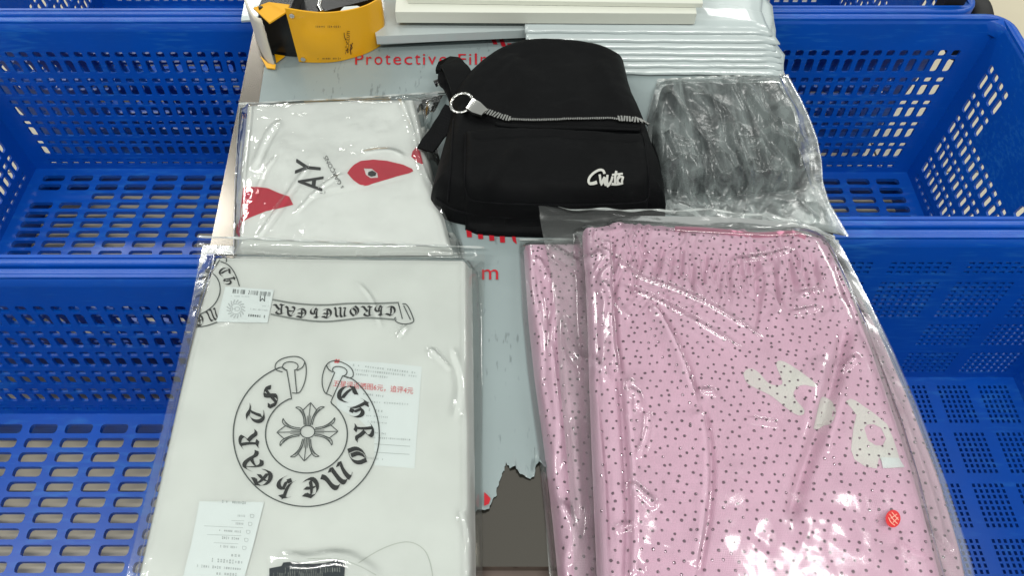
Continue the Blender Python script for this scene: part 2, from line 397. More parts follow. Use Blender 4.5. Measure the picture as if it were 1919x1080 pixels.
# flat prints that lie on a surface H
def glyph(text):
    cu = bpy.data.curves.new('glyph', 'FONT'); cu.body = text; cu.resolution_u = 3
    o = bpy.data.objects.new('glyph', cu); C.objects.link(o)
    bpy.context.view_layer.update()
    me = o.to_mesh(); me.calc_loop_triangles()
    V = np.array([v.co[:2] for v in me.vertices]) if len(me.vertices) else np.zeros((0, 2)); T = [tuple(t.vertices) for t in me.loop_triangles]
    o.to_mesh_clear(); bpy.data.objects.remove(o); bpy.data.curves.remove(cu)
    return V, T
class Print:
    """collects flat shapes in photograph pixels, then lays them on the surface"""
    def __init__(s): s.V = []; s.F = []; s.P = []
    def tris(s, V, T):
        n = len(s.V); s.P.append((n, len(s.F), len(V), len(T))); s.V += [tuple(v) for v in V]; s.F += [tuple(i + n for i in t) for t in T]
    def text(s, t, c, h, rot=0, sx=1.0, slant=0, wid=None, align='c', bold=0):
        V, T = glyph(t)
        if not len(V): return s
        lo = V.min(0); hi = V.max(0); V = V - [(lo[0] + hi[0]) / 2, (lo[1] + hi[1]) / 2]
        k = h / max(hi[1] - lo[1], 1e-6); V = V * k; V[:, 0] *= sx
        if wid: V[:, 0] *= wid / max(V[:, 0].max() - V[:, 0].min(), 1e-6)
        V[:, 0] += slant * V[:, 1]; V[:, 1] *= -1
        if align == 'l': V[:, 0] -= V[:, 0].min()
        a = R(rot); ca, sa = math.cos(a), math.sin(a)
        W = np.stack([V[:, 0] * ca - V[:, 1] * sa + c[0], V[:, 0] * sa + V[:, 1] * ca + c[1]], 1)
        if bold:
            n = len(W); W = np.concatenate([W + [bold * math.cos(k * math.pi / 2 + .6), bold * math.sin(k * math.pi / 2 + .6)] for k in range(4)]); T = [tuple(i + n * k for i in t_) for k in range(4) for t_ in T]
        s.tris(W, T); return s
    def nib(s, strokes, c, h, rot=0, sx=.86, w=.17):
        """a letter written with a broad pen: strokes in a unit box"""
        a = R(rot); ca, sa = math.cos(a), math.sin(a); n_ = np.array([math.cos(R(42)), math.sin(R(42))]) * w / 2; VV = []; TT = []
        for st in strokes:
            L = smooth_line(np.array(st, float), 14, 2) if len(st) > 2 else resample(np.array(st, float), 4); k = len(L); o = len(VV)
            t = np.gradient(L, axis=0); t /= np.linalg.norm(t, axis=1)[:, None] + 1e-9; hair = np.stack([-t[:, 1], t[:, 0]], 1) * .014
            sg = np.sign(t[:, 0] * n_[1] - t[:, 1] * n_[0] + 1e-9)[:, None] * -1
            A = L + n_ - hair * sg * -1 * 1; B = L - n_ + hair * sg * -1 * 1
            for q in np.concatenate([A, B]):
                x, y = (q[0] - .5) * h * sx, -(q[1] - .5) * h; VV.append((x * ca - y * sa + c[0], x * sa + y * ca + c[1]))
            for i in range(k - 1): TT += [(o + i, o + i + 1, o + k + i + 1), (o + i, o + k + i + 1, o + k + i)]
        s.tris(VV, TT); return s
    def stroke(s, pts, wd, closed=False, sm=True, step=5):
        pts = [tuple(p) for p in pts]
        if closed: pts = pts + pts[:1]
        L = np.asarray(pts, float); n = max(3, int(np.linalg.norm(np.diff(L, axis=0), axis=1).sum() / step))
        L = smooth_line(L, n, 2) if sm else resample(L, n)
        t = np.gradient(L, axis=0); t /= np.linalg.norm(t, axis=1)[:, None] + 1e-9; nn = np.stack([-t[:, 1], t[:, 0]], 1) * wd / 2
        V = np.concatenate([L + nn, L - nn]); F = []
        for i in range(n - 1): F += [(i, i + 1, n + i + 1), (i, n + i + 1, n + i)]
        s.tris(V, F); return s
    def poly(s, outer, holes=(), sub=14, sm=0):
        o = np.asarray(outer, float)
        if sm:
            o = smooth_line(np.vstack([o, o[:1]]), sm, 2)[:-1]
        loops = [[Vector((p[0], p[1], 0)) for p in o]] + [[Vector((p[0], p[1], 0)) for p in h] for h in holes]
        T = tessellate_polygon(loops); V = [v for l in loops for v in l]
        bm = bmesh.new(); bv = [bm.verts.new(v) for v in V]
        for t in T:
            try: bm.faces.new([bv[i] for i in t])
            except ValueError: pass
        for _ in range(5):
            es = [e for e in bm.edges if e.calc_length() > sub]
            if not es: break
            bmesh.ops.subdivide_edges(bm, edges=es, cuts=1); bmesh.ops.triangulate(bm, faces=bm.faces)
        bm.verts.index_update()
        s.tris([(v.co.x, v.co.y) for v in bm.verts], [tuple(v.index for v in f.verts) for f in bm.faces]); bm.free(); return s
    def dashes(s, a, b, n, h, fill=.62, seed=1, angle=0):
        """a line of print too small to read"""
        r = random.Random(seed); a = np.array(a, float); b = np.array(b, float); d = (b - a) / n; L = np.linalg.norm(d); u = d / L; v = np.array([-u[1], u[0]])
        for i in range(n):
            if r.random() < .12: continue
            c = a + d * (i + .5); hh = h * r.uniform(.6, 1) / 2; ww = L * fill * r.uniform(.4, 1) / 2
            k = r.choice((1, 2, 2))
            for q in range(k):
                e = c + v * hh * ((q - (k - 1) / 2) * 1.1)
                g = hh / k * .8
                s.tris([e - u * ww - v * g, e + u * ww - v * g, e + u * ww + v * g, e - u * ww + v * g], [(0, 1, 2), (0, 2, 3)])
        return s
    def lay(s, name, H, z0, eps, m, parent, kind=None, split=False):
        if split:
            for (v0, f0, nv, nf) in s.P:
                q = Print(); q.tris(s.V[v0:v0 + nv], [tuple(i - v0 for i in f) for f in s.F[f0:f0 + nf]]); q.lay(name, H, z0, eps, m, parent)
            return
        V = np.asarray(s.V, float); x, y, z = onto(V[:, 0], V[:, 1], H, z0)
        F = []
        for f in s.F:      # face up
            a, b, c = f[0], f[1], f[2]
            F.append(f if (x[b] - x[a]) * (y[c] - y[a]) - (y[b] - y[a]) * (x[c] - x[a]) > 0 else f[::-1])
        o = mesh(name, np.stack([x, y, z + eps], 1), F, m, parent, True)
        if kind: o['kind'] = kind
        return o

# ---------------------------------------------------------------- ground
gx = MB()
g = mesh('ground', [(-6, -4, -.004), (6, -4, -.004), (6, 8, -.004), (-6, 8, -.004)], [(0, 1, 2, 3)], M['grout']); tag(g, kind='structure')
TS = .60; gap = .004
tile_me = None
for i in range(-4, 5):
    for j in range(-2, 6):
        x0 = -.535 + i * TS; y0 = -.19 + j * TS
        if tile_me is None:
            b = MB(); b.box((0, 0, -.0035), (TS - gap, TS - gap, .007), taper=1); o = b.build('floor_tile', M['tile'], g); tile_me = o.data
        else:
            o = bpy.data.objects.new('floor_tile', tile_me); C.objects.link(o); o.parent = g
        o.location = (x0 + TS / 2, y0 + TS / 2, 0)

# ---------------------------------------------------------------- blue baskets
def perforated(mb, xs, ys, hole, T, th, rad=.3, seg=2):
    """plate laid out on breakpoints xs, ys; hole(i,j) says which cells are open; T(u,v,w) maps it into the place"""
    nx, ny = len(xs) - 1, len(ys) - 1
    for j in range(ny):
        i = 0
        while i < nx:
            if not hole(i, j):
                k = i
                while k + 1 < nx and not hole(k + 1, j): k += 1
                a, b, c, d = xs[i], xs[k + 1], ys[j], ys[j + 1]
                V = [T(a, c, 0), T(b, c, 0), T(b, d, 0), T(a, d, 0), T(a, c, th), T(b, c, th), T(b, d, th), T(a, d, th)]
                F = [(0, 1, 2, 3), (7, 6, 5, 4)]
                if i == 0: F.append((0, 3, 7, 4))
                if k == nx - 1: F.append((1, 5, 6, 2))
                if j == 0: F.append((0, 4, 5, 1))
                if j == ny - 1: F.append((3, 2, 6, 7))
                mb.add(V, F); i = k + 1
            else:
                a, b, c, d = xs[i], xs[i + 1], ys[j], ys[j + 1]
                if rad <= 0:
                    loop = [(a, c), (b, c), (b, d), (a, d)]
                else:
                    r = min(b - a, d - c) * rad; loop = []
                    for (cx, cy, st, co) in ((b - r, c + r, -90, (b, c)), (b - r, d - r, 0, (b, d)), (a + r, d - r, 90, (a, d)), (a + r, c + r, 180, (a, c))):
                        arc = [(cx + r * math.cos(R(st + 90 * q / seg)), cy + r * math.sin(R(st + 90 * q / seg))) for q in range(seg + 1)]
                        V = [T(*co, 0)] + [T(*p, 0) for p in arc] + [T(*co, th)] + [T(*p, th) for p in arc]
                        n = seg + 2
                        F = [(0, q + 2, q + 1) for q in range(seg)] + [(n, n + q + 1, n + q + 2) for q in range(seg)]
                        mb.add(V, F); loop += arc
                n = len(loop); V = [T(*p, 0) for p in loop] + [T(*p, th) for p in loop]
                mb.add(V, [(q, n + q, n + (q + 1) % n, (q + 1) % n) for q in range(n)])
                i += 1
    return mb
def breaks(total, margin, n, frac):
    """margin, then n openings separated by bars"""
    p = (total - 2 * margin) / n; out = [0]
    for k in range(n):
        a = margin + k * p + p * (1 - frac) / 2; out += [a, a + p * frac]
    return out + [total]

ZF, ZR = .06, .33            # basket floor and rim heights
def basket(label, x0, x1, y0, y1, style, taper=.03, handle=True, wheels=False):
    """x0..y1 are the outer edges of the rim"""
    root = empty('basket', ((x0 + x1) / 2, (y0 + y1) / 2, 0)); tag(root, label, 'basket', 'blue plastic baskets round the board')
    bm_ = M['blue'] if style == 'coarse' else M['blue_fine']
    rw = .014; ix0, ix1, iy0, iy1 = x0 + rw, x1 - rw, y0 + rw, y1 - rw      # inside at the rim
    bx0, bx1, by0, by1 = ix0 + taper, ix1 - taper, iy0 + taper, iy1 - taper  # inside at the floor
    Hh = ZR - ZF
    # base panel
    W, D = bx1 - bx0, by1 - by0
    b = MB()
    if style == 'coarse':
        nx = round((W - .03) / .048); ny = round((D - .03) / .0195)
        xs = breaks(W, .014, nx, .77); ys = breaks(D, .012, ny, .67)
        solid = {(0, ny - 3), (1, ny - 3), (nx - 1, 1)}
        hole = lambda i, j: i % 2 == 1 and j % 2 == 1 and ((i - 1) // 2, (j - 1) // 2) not in solid
        perforated(b, xs, ys, hole, lambda u, v, w_: (bx0 + u, by0 + v, ZF - w_), .007, .3, 2)
    else:
        def panel_breaks(total, pn, cn, rib, frac):
            out = [0]; p = (total - rib) / pn
            for k in range(pn):
                s0 = rib + k * p; q = (p - rib) / cn
                for c in range(cn): out += [s0 + c * q + q * (1 - frac) / 2, s0 + c * q + q * (1 + frac) / 2]
            return out + [total]
        xs = panel_breaks(W, 9, 6, .013, .50); ys = panel_breaks(D, 5, 8, .012, .66)
        hole = lambda i, j: i % 2 == 1 and j % 2 == 1
        perforated(b, xs, ys, hole, lambda u, v, w_: (bx0 + u, by0 + v, ZF - w_), .006, 0)
    b.build('base_panel', bm_, root)
    # walls
    def wall(p0, p1, q0, q1, side):
        p0, p1, q0, q1 = map(Vector, (p0, p1, q0, q1))      # bottom pair, top pair, seen from inside left to right
        Wd = (q1 - q0).length; nrm = (p1 - p0).cross(q0 - p0).normalized()
        def T(u, v, w_):
            a = p0.lerp(p1, u / Wd); c = q0.lerp(q1, u / Wd); return a.lerp(c, v / Hh) - nrm * w_
        mb = MB()
        if style == 'coarse':
            n = round((Wd - .06) / .0205)
            xs = breaks(Wd, .03, n, .60)
            rows = [(.010, .020), (.030, .058), (.068, .097), (.106, .136), (.145, .176), (.185, .221)]
            ys = [0]
            for a, c in rows: ys += [a, (a + c) / 2 - .0022 + (c - a) * .17, (a + c) / 2 + .0018 + (c - a) * .17, c]
            ys += [Hh]
            isopen = {1, 3}
            mid = (len(xs) - 2) / 2
            def hole(i, j):
                if i % 2 == 0: return False
                if j == 0 or j >= len(ys) - 2: return False
                k = (j - 1) % 4; r_ = (j - 1) // 4
                if r_ == 0: return k in (0, 1, 2) and False if k == 1 else k in (0, 2)
                if side and handle and r_ >= 4 and abs(i - mid) < 9: return False
                return k in (0, 2)
            perforated(mb, xs, ys, hole, T, .004, .28, 2)
        else:
            pn = max(3, round(Wd / .092)); xs = [0]; p = (Wd - .016) / pn
            for k in range(pn):
                s0 = .016 + k * p; q = (p - .018) / 7
                for c in range(7): xs += [s0 + c * q + q * .18, s0 + c * q + q * .82]
            xs += [Wd]
            ys = [0]; z = .012; rowid = []
            for (cnt, gap_) in ((6, .014), (6, .012), (9, .012), (3, 0)):
                for c in range(cnt): ys += [z, z + .0044]; rowid.append((cnt, c)); z += .0076
                z += gap_
            ys = ys + [Hh]
            def hole(i, j):
                if i % 2 == 0 or j % 2 == 0: return False
                r_ = (j - 1) // 2; pc = ((i - 1) // 2) // 7
                if 6 <= r_ < 12 and pc in (pn // 2 - 1, pn // 2): return False
                return True
            perforated(mb, xs, ys, hole, T, .004, 0)
        o = mb.build('side_wall', bm_, root)
        if side and handle and style == 'coarse':
            pass
        return o
    wall((bx0, by1, ZF), (bx1, by1, ZF), (ix0, iy1, ZR), (ix1, iy1, ZR), False)
    wall((bx1, by1, ZF), (bx1, by0, ZF), (ix1, iy1, ZR), (ix1, iy0, ZR), True)
    wall((bx1, by0, ZF), (bx0, by0, ZF), (ix1, iy0, ZR), (ix0, iy0, ZR), False)
    wall((bx0, by0, ZF), (bx0, by1, ZF), (ix0, iy0, ZR), (ix0, iy1, ZR), True)
    # rim: a rolled lip swept round the top
    def rr(ins, z, rad):
        a0, a1, c0, c1 = x0 + ins, x1 - ins, y0 + ins, y1 - ins; out = []
        for (cx, cy, st) in ((a1 - rad, c1 - rad, 0), (a0 + rad, c1 - rad, 90), (a0 + rad, c0 + rad, 180), (a1 - rad, c0 + rad, 270)):
            for q in range(7): an = R(st + 15 * q); out.append((cx + rad * math.cos(an), cy + rad * math.sin(an), z))
        return out
    prof = [(.0005, ZR - .020, .034), (0, ZR - .004, .035), (.0012, ZR - .001, .034), (.0035, ZR, .032), (.0085, ZR - .0006, .027), (.0098, ZR - .0022, .026), (rw - .001, ZR - .0026, .022), (rw + .0012, ZR - .0045, .020), (rw + .0022, ZR - .024, .020)]
    V = []; F = []
    loops = [rr(*p_) for p_ in prof]; n = len(loops[0])
    for l in loops: V += l
    for k in range(len(loops) - 1):
        for q in range(n): F.append((k * n + q, k * n + (q + 1) % n, (k + 1) * n + (q + 1) % n, (k + 1) * n + q))
    o = mesh('rim', V, F, bm_, root, True); autosmooth(o, 50)
    # foot skirt down to the floor
    s = MB(); t = .006
    for (a0, a1, c0, c1) in ((bx0, bx1, by0, by0 + t), (bx0, bx1, by1 - t, by1), (bx0, bx0 + t, by0 + t, by1 - t), (bx1 - t, bx1, by0 + t, by1 - t)):
        s.box(((a0 + a1) / 2, (c0 + c1) / 2, (ZF - .0075) / 2 + .0005), (a1 - a0, c1 - c0, ZF - .0085))
    s.build('foot_skirt', bm_, root)
    return root
basket('blue slatted basket left of the board, behind the white heart print shirt bag', -.852, -.262, .545, 1.003, 'coarse')
basket('blue slatted basket at the lower left, beside the white horseshoe print shirt', -.852, -.262, .083, .541, 'coarse')
basket('blue slatted basket at the top left edge, only its near corner in view', -.875, -.285, 1.007, 1.465, 'coarse')
basket('blue slatted basket right of the black clothes bag with its right end wall in view', .135, .727, .602, 1.010, 'coarse', taper=.045)
basket('blue fine mesh basket at the lower right, beside the pink garment', .135, .745, .14, .598, 'fine')
tr = basket('blue slatted basket at the top right edge with a black wheel at its corner', .10, .690, 1.014, 1.46, 'coarse')

# black caster at the corner of the far right basket
wc = Vector((.722, 1.075, .255))
def wheel(center, rad, wd, parent):
    prof = [(-.5, .55), (-.5, .86), (-.38, .97), (-.15, 1), (.15, 1), (.38, .97), (.5, .86), (.5, .55)]
    V = []; F = []; n = 32
    for (a, r_) in prof:
        for q in range(n):
            an = 2 * math.pi * q / n; V.append((center.x + a * wd, center.y + rad * r_ * math.cos(an), center.z + rad * r_ * math.sin(an)))
    for k in range(len(prof) - 1):
        for q in range(n): F.append((k * n + q, k * n + (q + 1) % n, (k + 1) * n + (q + 1) % n, (k + 1) * n + q))
    t = mesh('wheel', V, F, M['rubber'], parent, True); autosmooth(t, 45)
    h = MB(); h.tube([center + Vector((-wd * .55, 0, 0)), center + Vector((wd * .55, 0, 0))], rad * .57, 20); ho = h.build('hub', M['black_plastic'], parent, ang=40)
    ho.parent = t; ho.matrix_parent_inverse = Matrix.Translation(-Vector(tr.location)); ho.matrix_parent_inverse = t.matrix_parent_inverse.copy()
    ho.matrix_parent_inverse = Matrix.Identity(4)
    return t
wheel(wc, .050, .034, tr)
b = MB(); b.box((.655, 1.045, ZR - .010), (.030, .022, .075)); b.tube([(.655, 1.045, ZR + .03), (.655, 1.06, ZR + .05), (.655, 1.10, ZR + .055)], .009, 10)
b.build('handle_bracket', M['rubber'], tr)

# ---------------------------------------------------------------- the board with its film
TH = .010
table = empty('steel_board', (0, .6, ZT)); tag(table, 'steel board under peeling pale blue protective film, spread with packed clothes', 'board')
bl = [float(P(389, 455, ZT)[0]) - .002, .365]
b = MB(); V = [(-.306, .204, ZT), (.352, .204, ZT), (.358, 1.45, ZT), (-.389, 1.45, ZT)]
b.add([(x, y, ZT) for x, y, z in V] + [(x, y, ZT - TH) for x, y, z in V], [(0, 1, 2, 3), (7, 6, 5, 4), (0, 4, 5, 1), (1, 5, 6, 2), (2, 6, 7, 3), (3, 7, 4, 0)])
tb = b.build('steel_plate', M['metal'], table)
b = MB(); b.box((.023, .2035, ZT - TH / 2 + .0008), (.656, .003, TH + .001)); b.build('front_edge', M['metal'], table)
# protective film, torn towards the front
torn = [(360, 968), (640, 975), (860, 968), (905, 958), (917, 955), (922, 942), (930, 928), (935, 905), (941, 893), (950, 868), (957, 880), (966, 878), (973, 889), (984, 893), (993, 900), (1001, 893), (1006, 872), (1012, 866), (1019, 878), (1030, 882), (1060, 870), (1200, 880), (1500, 890), (1715, 880)]
tz = ZT + .0012
tl_ = linez(torn, tz); jag = []
for a, c in zip(tl_[:-1], tl_[1:]):
    n = max(1, int(np.linalg.norm(c - a) / .0018)) if abs(a[0]) < .12 else 2
    for k in range(n): q = a + (c - a) * k / n; jag.append([q[0] + rng.uniform(-.0007, .0007), q[1] + rng.uniform(-.0012, .0012)])
jag.append(tl_[-1]); jag = np.array(jag)
left = [P(505, -60, tz), P(500, 100, tz), P(486, 190, tz), P(449, 460, tz), P(360, 968, tz)]
right = [P(1428, -60, tz), P(1446, 60, tz), P(1478, 200, tz), P(1540, 460, tz), P(1715, 880, tz)]
left = np.array([[float(v) for v in p] for p in left]); right = np.array([[float(v) for v in p] for p in right])
nb = len(jag) - 1
u = np.linspace(0, 1, nb + 1); top = left[0] + (right[0] - left[0]) * u[:, None]
lf = resample(left, 61); rg = resample(right, 61); S = np.zeros((61, nb + 1, 2))
bu = np.r_[0, np.cumsum(np.linalg.norm(np.diff(jag, axis=0), axis=1))]; bu /= bu[-1]
vv = 1 - (1 - np.linspace(0, 1, 61)) ** 2.2
lf = np.stack([np.interp(vv, np.linspace(0, 1, 61), lf[:, k]) for k in (0, 1)], 1); rg = np.stack([np.interp(vv, np.linspace(0, 1, 61), rg[:, k]) for k in (0, 1)], 1)
for k in range(61):
    v = vv[k]; base = lf[k] + (rg[k] - lf[k]) * bu[:, None]
    lin = lf[-1] + (rg[-1] - lf[-1]) * bu[:, None]
    S[k] = base + (jag - lin) * max(0, (v - .75) / .25) ** 2
Z = tz + .0004 * fbm(S[..., 0] * 14, S[..., 1] * 14, 3) + .0055 * np.clip((vv[:, None] - .975) / .025, 0, 1) ** 1.6 * np.clip(perlin(S[..., 0] * 45, S[..., 1] * 0, 9) * 1.3 + .45, .06, 1)
film = grid_mesh('protective_film', S, Z, M['film'], table)
Hflat = lambda x, y: np.full(np.shape(x), tz + .0006)
# scuffs on the film
nt = M['film'].node_tree; N = nt.nodes; L = nt.links
tc = N.new('ShaderNodeTexCoord'); mp = N.new('ShaderNodeMapping'); mp.inputs['Rotation'].default_value = (0, 0, .35); mp.inputs['Scale'].default_value = (1, .22, 1); L.new(tc.outputs['Object'], mp.inputs[0])
vz = N.new('ShaderNodeTexNoise'); vz.inputs['Scale'].default_value = 220; vz.inputs['Detail'].default_value = 3; L.new(mp.outputs[0], vz.inputs[0])
lowz = N.new('ShaderNodeTexNoise'); lowz.inputs['Scale'].default_value = 11; L.new(tc.outputs['Object'], lowz.inputs[0])
ad = N.new('ShaderNodeMath'); ad.operation = 'MULTIPLY_ADD'; ad.inputs[1].default_value = .55; L.new(lowz.outputs[0], ad.inputs[0]); L.new(vz.outputs[0], ad.inputs[2])
cr = N.new('ShaderNodeMapRange'); cr.inputs[1].default_value = .93; cr.inputs[2].default_value = 1.02; cr.inputs[4].default_value = .6; L.new(ad.outputs[0], cr.inputs[0])
bs = N['Principled BSDF']; src = bs.inputs['Base Color'].links[0].from_socket
mx = N.new('ShaderNodeMix'); mx.data_type = 'RGBA'; L.new(cr.outputs[0], mx.inputs[0]); L.new(src, mx.inputs[6]); mx.inputs[7].default_value = srgb(96, 106, 108); L.new(mx.outputs[2], bs.inputs['Base Color'])

p = Print()
xx = 664
for ch, wd in zip('Protective Film', (20, 13, 19, 13, 19, 19, 13, 8, 19, 19, 14, 18, 9, 9, 26)):
    if ch != ' ':
        hgt = {'P': 20, 't': 19, 'l': 21, 'F': 20, 'i': 20}.get(ch, 15)
        p.text(ch, (xx + wd / 2, 112 + (20 - hgt) / 2 - 1), hgt, wid=wd * .78 if ch not in 'il' else 4)
    xx += wd + 1.6
p.lay('printed_letter', Hflat, tz, .0004, M['red_print'], table, split=True)
p = Print(); p.text('m', (919, 515), 19, wid=30); p.lay('printed_letter', Hflat, tz, .0004, M['red_print'], table, split=True)
p = Print()
for (x, y) in ((925, 75), (941, 79), (957, 89)):
    p.poly([(x - 6, y - 8), (x + 2, y - 8), (x + 8, y + 8), (x, y + 8)])
for k, x in enumerate((880, 901, 922, 942, 960)):
    t_ = 10 + k * 1.6
    p.poly([(x - 7, 424 - 2), (x + 3, 424 - 2), (x + 5 + (4 if k == 4 else 0), 424 + t_ * 2.1), (x - 4 + (6 if k == 4 else 0), 424 + t_ * 2.1 - (6 if k == 4 else 0))])
p.lay('printed_stripe', Hflat, tz, .0004, M['red_print'], table, split=True)
p = Print(); p.poly([(908, 926), (913, 930), (920, 938), (917, 948), (908, 952)]); p.lay('printed_stripe', Hflat, tz, .0036, M['red_print'], table)

# carton under the board, its red printed top just in view
ct = empty('carton', (0, .45, 0)); tag(ct, 'red and grey printed carton under the front edge of the board', 'carton')
cx0, cx1, cy0, cy1, czt = -.2, .12, .165, .62, ZT - TH - .004
b = MB(); b.box(((cx0 + cx1) / 2, (cy0 + cy1) / 2, czt / 2), (cx1 - cx0, cy1 - cy0, czt)); b.build('box', M['carton_grey'], ct, ang=30)
b = MB(); b.box(((cx0 + cx1) / 2, cy0 + .010, czt + .0008), (cx1 - cx0 - .004, .018, .0014)); b.build('printed_band', M['carton_red'], ct)
b = MB()
for k in range(9):
    b.box((-.024 + k * .0055 + rng.uniform(-.001, .001), cy0 + .0285, czt + .0009), (rng.uniform(.0012, .004), rng.uniform(.003, .008), .0012), Matrix.Rotation(rng.uniform(-.3, .3), 3, 'Z'))
b.build('printed_marks', mat('dark carton ink', srgb(66, 20, 24), .7), ct)

# ---------------------------------------------------------------- sheets stacked at the back
def slab(name, quad, z, th, m, label, cat, group=None, amp=.0006, seed=1, ragged=0, n=(40, 14), parent=None):
    t = [quad[0], quad[1]]; bt = [quad[3], quad[2]]
    S = coons(np.array(t), np.array(bt), np.array([quad[0], quad[3]]), np.array([quad[1], quad[2]]), *n)
    if ragged:
        u = np.linspace(0, 1, n[0] + 1)[None, :]; v = np.linspace(0, 1, n[1] + 1)[:, None]
        S[..., 0] += ragged * perlin(v * 9 + 0 * u, 0 * v + seed * 3.1, seed) * np.clip((u - .8) / .2, 0, 1) ** 2
        S[..., 1] += ragged * .10 * perlin(u * 12 + 0 * v, 0 * u + seed * 1.7, seed + 3) * np.clip((v - .7) / .3, 0, 1)
    e = np.minimum(1, (1 - np.linspace(0, 1, n[0] + 1)[None, :]) / .06) * np.ones((n[1] + 1, 1))
    Z = z + th + amp * fbm(S[..., 0] * 9, S[..., 1] * 26, seed) - (1 - e) * (.004 if ragged else 0)
    o = grid_mesh(name, S, Z, m, parent, skirt=lambda x, y: z if not ragged or x < .33 else z - .002)
    if not ragged: autosmooth(o, 35)
    if label: tag(o, label, cat, group)
    return o
def XY(px, py, z): x, y = P(px, py, z); return (float(x), float(y))
fronts = [137, 124, 112, 101, 89, 76, 60]; rights = [1473, 1471, 1469, 1468, 1465, 1462, 1455]
lefts = [1110, 1090, 1060, 1030, 995, 986, 984]
for k in range(7):
    z = ZT + .0032 + k * .0042; zt_ = z + .004
    f0 = XY(lefts[k], fronts[k] - 3, zt_); f1 = XY(rights[k], fronts[k], zt_); bk = 1.30
    rx = XY(rights[k] - 34, 0, zt_)
    slab('film_sheet', [(f0[0] + .004, bk), (rx[0] - .012, bk), f1, f0], z, .0036, M['sheet'],
         ('lowest', 'second lowest', 'third lowest', 'middle', 'third from the top', 'second from the top', 'topmost')[k] + ' pale film sheet of the staggered stack behind the backpack', 'sheet', 'pale film sheets stacked behind the backpack', .0012, 11 + k, ragged=.014, n=(60, 16))
# sheets on the left of the stack
z = ZT + .003
slab('film_sheet', [(XY(455, -30, z)[0], 1.30), (XY(990, -30, z)[0], 1.30), XY(987, 58, z + .007), XY(700, 77, z + .007)], z, .007, M['sheet'],
     'thick pale sheet under the white panels, its front edge behind the red stripes', 'sheet', None, .0006, 31)
z += .0106
slab('film_sheet', [(XY(600, -30, z)[0], 1.30), (XY(1100, -30, z)[0], 1.30), XY(1099, 51, z + .012), XY(705, 68, z + .012)], z, .012, M['sheet'],
     'pale sheet with a square cut end directly under the white panels', 'sheet', None, .0006, 32)
z0p = ZT + .0340
slab('white_panel', [(XY(735, -60, z0p)[0], 1.30), (XY(1318, -60, z0p)[0], 1.30), XY(1306, 25, z0p + .016), XY(741, 22, z0p + .016)], z0p, .016, M['panel'],
     'white card panel with a tall front edge at the top of the stack', 'panel', None, .0003, 33)
z1p = z0p + .0166
slab('white_panel', [(XY(735, -80, z1p)[0], 1.32), (XY(1330, -80, z1p)[0], 1.32), XY(1318, 6, z1p + .006), XY(764, -2, z1p + .006)], z1p, .006, M['panel'],
     'thin white card panel lying set back on the thicker white panel', 'panel', None, .0003, 34)
# pale sheet corner left of the yellow sleeve
zq = ZT + .004
slab('film_sheet', [(XY(452, -60, zq)[0], 1.25), (XY(500, -60, zq)[0], 1.25), XY(482, 36, zq + .003), XY(452, 38, zq + .003)], zq, .003, M['sheet'],
     'pale sheet corner sticking out over the basket left of the yellow sleeve', 'sheet', None, .0004, 35, n=(8, 20))

# ---------------------------------------------------------------- yellow sleeve round a black case
Zy = zc(460, 0, 6.853)
root = empty('yellow_sleeve', PV(600, 110, ZT + .002)); tag(root, 'yellow card sleeve curved round a black case on the film', 'sleeve')
zb = ZT + .0022
bot = smooth_line(linez(Zy([(690, 792), (900, 805), (1150, 797), (1350, 752), (1550, 690), (1700, 612), (1806, 535)]), zb), 40)
hts = np.interp(np.linspace(0, 1, 40), [0, .3, .6, .85, 1], [.081, .0755, .0705, .067, .066])
def wallmesh(path, hts, th, name, m, parent, lean=0.0, rows=10, bulge=None):
    n = len(path); t = np.gradient(path, axis=0); t /= np.linalg.norm(t, axis=1)[:, None]; nn = np.stack([t[:, 1], -t[:, 0]], 1)
    V = []; F = []
    for side in (0, 1):
        for k in range(rows + 1):
            for i in range(n):
                v = k / rows; off = (bulge(i / (n - 1), v) if bulge else 0)
                q = path[i] + nn[i] * (off - side * th) + np.array([0, lean * v])
                V.append((q[0], q[1], zb + hts[i] * v))
    A = (rows + 1) * n
    for k in range(rows):
        for i in range(n - 1):
            a = k * n + i; F.append((a, a + 1, a + n + 1, a + n)); F.append((A + a, A + a + n, A + a + n + 1, A + a + 1))
    for i in range(n - 1):
        F.append((rows * n + i, rows * n + i + 1, A + rows * n + i + 1, A + rows * n + i)); F.append((i, A + i, A + i + 1, i + 1))
    for k in range(rows):
        F.append((k * n, k * n + n, A + k * n + n, A + k * n)); a = k * n + n - 1; F.append((a, A + a, A + a + n, a + n))
    return mesh(name, V, F, m, parent, True)
def boss(u, v):
    d = math.hypot((u - .27) / .20, (v - .42) / .34); return .0028 * max(0, 1 - d) ** .6 if d < 1 else 0
rearr = np.vstack([bot, smooth_line(np.array([bot[-1] + [.001, .006], bot[-1] + [-.002, .03], bot[-1] + [-.012, .06]]), 8)])
h2 = np.r_[hts, np.full(8, .066)]
fp = wallmesh(rearr, h2, .0022, 'front_panel', M['yellow'], root, bulge=lambda u, v: boss(u * 48 / 40, v)); autosmooth(fp, 50)
# rolled corner eyelet and grommets
for (x, y) in ((652, 160), (716, 735)):
    c = PV(*Zy([(x, y)])[0], zb + (.072 if y < 400 else .006)); 
    c = Vector((bot[1][0] + .004, bot[1][1] - .0015, zb + (.072 if y < 400 else .006)))
    b = MB(); b.tube([c + Vector((0, .002, 0)), c + Vector((0, -.0012, 0))], .0032, 12); b.build('eyelet', M['silver'], root, ang=40)
